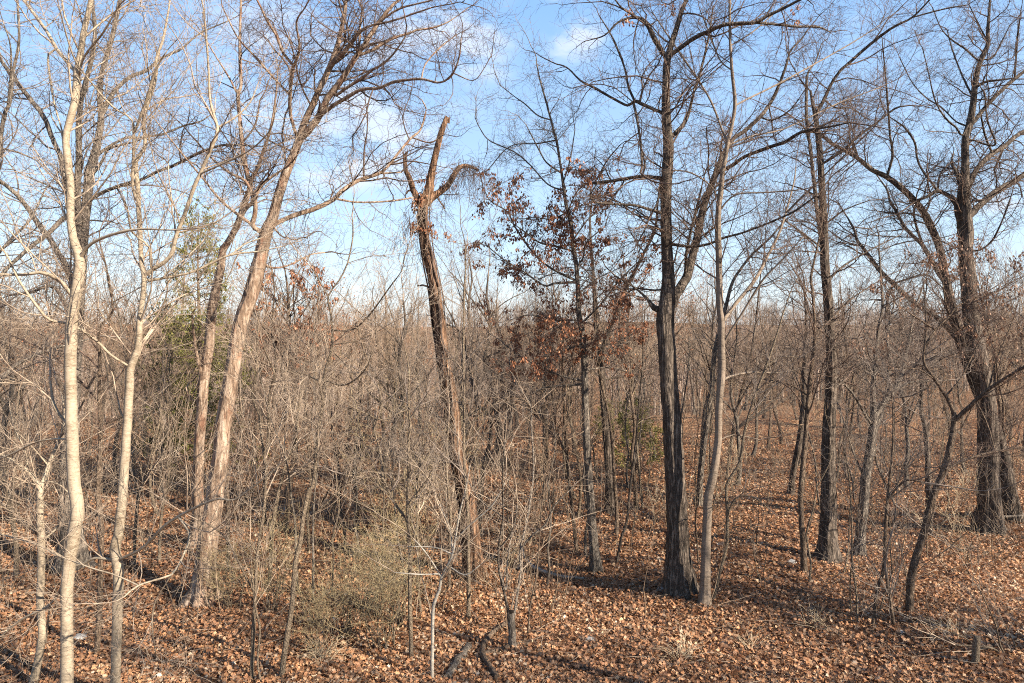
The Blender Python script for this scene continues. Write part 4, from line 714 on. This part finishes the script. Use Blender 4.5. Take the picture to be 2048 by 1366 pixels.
# olive tinted thicket left of centre
OL = [proto_sapling(250+i, h_, .012, 'tw_olive', (.21, .16, .2), 'thin', ns, .45) for i, (h_, ns) in enumerate([(1.3, 16), (1.6, 14), (3.8, 7), (4.6, 5)])]
def bush(label, x, Y, pr, s, leafn=0, seed=1):
    rgg = np.random.default_rng(seed); p = gp(x, Y); r = empty('olive_bush', p, label, 'bush', 'olive tinted bushes left of centre'); r.rotation_euler = (0, 0, rgg.uniform(0, 6)); r.scale = (s, s, s)
    for nm, me in pr: obj(nm, me, r)
for i, (lb, x, Y, k, s) in enumerate((
 ('dense straw and olive bush at the bottom edge left of the tall pale stem', 765, 12.6, 0, 1.05), ('rounded olive bush between the curving trunk and the dense one', 700, 12.9, 1, .9),
 ('small olive bush right behind the tall pale stem', 800, 13.6, 1, 1.0), ('tall yellowish thicket around the tall pale stem', 815, 15.5, 2, 1.0), ('tallest yellow green thicket behind the pale stem in the brush', 795, 17.5, 3, 1.0),
 ('yellowish thicket bush right of the tallest one', 860, 17.0, 3, .85), ('low tangled bush in front of the curving slender trunk', 640, 12.2, 0, .85), ('bushy olive tangle left of the curving slender trunk', 545, 13.9, 1, .9),
 ('straw coloured bush at the foot of the leaning shaggy trunk', 455, 14.2, 0, .8), ('low straw bush beside the bare straight sapling', 745, 13.9, 0, 1.0))):
    bush(lb, x, Y, OL[k], s, seed=i)
# dead grass tufts
def tuft(label, x, Y, n, L, seed):
    rgg = np.random.default_rng(seed); p = np.array(gp(x, Y)); st = rgg.normal(0, .10, (n, 3)); st[:, 2] = 0; D = unit(rgg.normal(0, .6, (n, 3))+np.array([0, 0, 1.])); D[:, 2] = np.abs(D[:, 2]); pts = [st]
    for k in range(5): D = unit(D+np.array([0, 0, -.22])+rgg.normal(0, .06, (n, 3))); pts.append(pts[-1]+D*L/5)
    V, Fs = tubes(np.stack(pts, 1), np.linspace(.004, .0018, 6)[None]*np.ones((n, 1)), 3); g = Geo(); g.add(V, Fs)
    o_ = obj('grass_tuft', g.mesh('grass_tuft', M['tw_straw']), None, p); tag(o_, label, 'grass tuft', 'dry grass tufts on the leaf litter')
for i, (lb, x, Y, n_, L_) in enumerate((('dry straw tuft in front of the smooth banded trunk', 1365, 12.3, 60, .55), ('dry straw tuft in open leaves left of the crossing twin stems', 1640, 13.6, 60, .5), ('sparse dry tuft near the bottom edge right of centre', 1500, 12.8, 40, .4), ('sparse dry tuft by the snapped post', 1900, 12.8, 50, .5), ('straw tuft among the bushes at bottom left of centre', 640, 12.0, 80, .5))):
    tuft(lb, x, Y, n_, L_, 60+i)

# ------------------------------------------------------------------ fallen wood, post, stones
def log(name, label, cat, pts, mat='brown', seed=0, lift=0, cat_group=None):
    rgg = np.random.default_rng(seed); P = []; R = []
    for (x, y, w_) in parse(pts):
        Y = depth_of(x, y); r = w_*Y/F*.5; p = PX(x, y, Y); p[2] = ground_z(p[0], p[1])+r*.75+lift; P.append(p); R.append(r)
    P = np.array(P); V, Fs, Pt, Rt = limb_tube(P, np.array(R), 9, .08, .06, .1, True, 0, rgg); base = P[0].copy(); g = Geo(); g.add(V, Fs)
    n0 = len(V); g.V[0] = V
    last = np.arange(9)[::-1]; g.add(V[:9], [np.stack([last, np.roll(last, -1), np.roll(last, -2)], -1)[:0] if False else np.array([[0, 8, 7, 6], [6, 5, 4, 3], [3, 2, 1, 0]]), np.array([[0, 6, 3]])])
    o_ = obj(name, g.mesh(name, M[mat], base), None, base); tag(o_, label, cat, cat_group); return o_
log('fallen_log', 'short thick grey log lying at bottom centre left of the stump', 'log', '895,1362,17 915,1330,17 937,1298,16', 'grey', 1)
log('fallen_branch', 'pale broken branch end lying at the foot of the white sapling', 'branch', '864,1356,9 885,1360,9 905,1362,8', 'thin', 2)
log('fallen_branch', 'curved brown fallen branch bending up to the broken stump', 'branch', '994,1364,11 978,1340,11 966,1318,11 970,1292,10 990,1270,9 1014,1252,8', 'brown', 3, .05)
log('fallen_branch', 'dark branch lying across the foot of the broken stump', 'branch', '968,1314,8 1000,1306,8 1030,1296,8 1062,1293,7', 'brown', 4, .04)
log('fallen_branch', 'thin pale branch lying on leaves in front of the massive oak', 'branch', '1180,1232,3 1210,1235,4 1240,1230,3 1262,1228,2', 'thin', 5)
log('fallen_branch', 'lichen grey branch fallen left of the slim leafy oak', 'branch', '1042,1100,6 1055,1135,7 1075,1150,7 1120,1164,6 1168,1168,4', 'white', 6, .12)
log('fallen_branch', 'long greenish branch lying low before the big right oak', 'branch', '1940,1052,4 1985,1056,5 2048,1054,5', 'grey', 7, .3)
log('fallen_branch', 'dark fallen stick on the slope between black and banded trunks', 'branch', '1565,1105,4 1590,1098,4 1622,1092,3', 'oak', 8)
log('fallen_branch', 'thin stick lying in leaves near the bottom right edge', 'branch', '1700,1345,4 1760,1336,4 1830,1318,3', 'thin', 9)
log('fallen_branch', 'dark stick lying near the snapped post on its far side', 'branch', '1960,1290,6 2005,1296,6 2045,1308,5', 'oak', 10)
def post():
    Y = depth_of(1951, 1332); base = PX(1951, 1332, Y); rgg = np.random.default_rng(3); g = Geo()
    V, Fs, _, _ = limb_tube(np.array([PX(1951, 1336, Y), PX(1952, 1300, Y), PX(1955, 1274, Y)]), np.array([.068, .062, .058]), 9, .06, .07, 0, True, .1, rgg); g.add(V, Fs)
    o_ = obj('tree_stub', g.mesh('tree_stub', M['thin'], base), None, base); tag(o_, 'snapped pale knee high trunk stub near the bottom right corner', 'stump')
post()
# toppled brush by the post
tree('fallen_bough', 'toppled pale branching bough draped over the snapped stub', 'branch', 'thin', '2070,1345,6 2040,1325,6 2010,1310,5 1985,1296,5 1950,1292,4 1910,1290,3', '2010,1310,4 2000,1290,4 1995,1265,3 1988,1240,3 1960,1180,2|1985,1296,3 1950,1300,3 1920,1320,2|1950,1292,3 1930,1275,3 1900,1265,2|2040,1325,4 2030,1290,3 2010,1250,2', Y=12.0, seed=51, t0=.2, crown=(.26, .2, .12), levels=2, curv=.1, flare=0, lenm=.9, twig='tw_pale', slope=.5)
def stone(label, x, y, r, seed):
    import bmesh
    Y = depth_of(x, y); p = PX(x, y, Y); rgg = np.random.default_rng(seed); bm = bmesh.new(); bmesh.ops.create_icosphere(bm, subdivisions=2, radius=r)
    for v in bm.verts: v.co = v.co*(1+rgg.normal(0, .10)); v.co.z *= .55; v.co.x *= 1.25
    me = bpy.data.meshes.new('stone'); bm.to_mesh(me); bm.free(); me.materials.append(M['stone']); o_ = obj('stone', me, None, (p[0], p[1], float(ground_z(p[0], p[1]))+r*.15)); tag(o_, label, 'stone')
for i, (lb, x, y, r) in enumerate((('grey stone in the leaves uphill of the slender brown trunk', 1582, 1126, .12), ('half buried stone at the left foot of the massive oak', 1326, 1180, .11), ('flat grey stone in open leaves below the leafy oak', 1180, 1283, .11), ('pale stone near the crossing twin stems', 1803, 1268, .09), ('small grey stone in open leaves below the banded trunk', 1449, 1288, .07), ('pale stone between the two nearest pale trunks', 160, 1278, .13))):
    stone(lb, x, y, r, i)

# ------------------------------------------------------------------ far woods: one mass over the valley and the ridge beyond
def far_woods():
    rg = np.random.default_rng(77); G = Geo()
    protos = []
    for s in range(6):
        h = 11+rg.uniform(-2, 2); K = 4
        T = np.zeros((1, K, 3)); T[0, :, 2] = np.linspace(-.2, h*.85, K); T[0, :, 0] = np.cumsum(rg.normal(0, .15, K)); RT = np.linspace(.15, .05, K)[None]
        A = to_k(T[0], RT[0], 12); PA = A[0][None]; RA = A[1][None]
        P1, R1 = grow(PA, RA, .45, .25, (25, 60), (.5, .8), .03, .06, 4, .15, .08, .9, True, rg)
        P2, R2 = grow(P1, R1, .42, .1, (25, 60), (.4, .7), .014, .025, 3, .15, .06, .7, True, rg)
        protos.append((T, RT, P1, R1, P2, R2))
    def ribbons(P, R, rg):
        Nn, K = R.shape; T = unit(P[:, -1]-P[:, 0]); side = unit(np.cross(T, rand_dir(Nn, 1, rg)))
        V = np.stack([P-side[:, None]*R[..., None]*1.2, P+side[:, None]*R[..., None]*1.2], 2).reshape(-1, 3)
        i = np.arange(Nn*K*2).reshape(Nn, K, 2); return V, [np.stack([i[:, :-1, 0], i[:, :-1, 1], i[:, 1:, 1], i[:, 1:, 0]], -1).reshape(-1, 4)]
    L = []
    for T, RT, P1, R1, P2, R2 in protos:
        g = Geo(); V, Fs = tubes(T, RT, 4); g.add(V, Fs); V, Fs = tubes(P1, R1, 3); g.add(V, Fs); V, Fs = ribbons(P2, R2, rg); g.add(V, Fs)
        L.append((np.concatenate(g.V), {k: np.concatenate(v) for k, v in g.F.items()}))
    n = 1500
    for i in range(n):
        u = rg.random(); y = 88*(420/88)**(u**.9); x = (rg.random()*2-1)*(y*.82+4)
        V, Fd = L[i % 6]; a = rg.uniform(0, 6.28); s = rg.uniform(.75, 1.25)
        Rm = np.array([[math.cos(a), -math.sin(a), 0], [math.sin(a), math.cos(a), 0], [0, 0, 1]])*s
        G.add(V@Rm.T+np.array([x, y, float(ground_z(x, y))]), list(Fd.values()))
    o_ = obj('far_woods', G.mesh('far_woods', M['tw_hazed'], smooth=False)); tag(o_, 'grey brown mass of bare woods filling the valley up to the skyline ridge', 'woods', kind='stuff')
far_woods()
print('meshes', len(bpy.data.meshes), 'tris', sum(len(m.polygons) for m in bpy.data.meshes)*2, 'objects', len(bpy.data.objects))
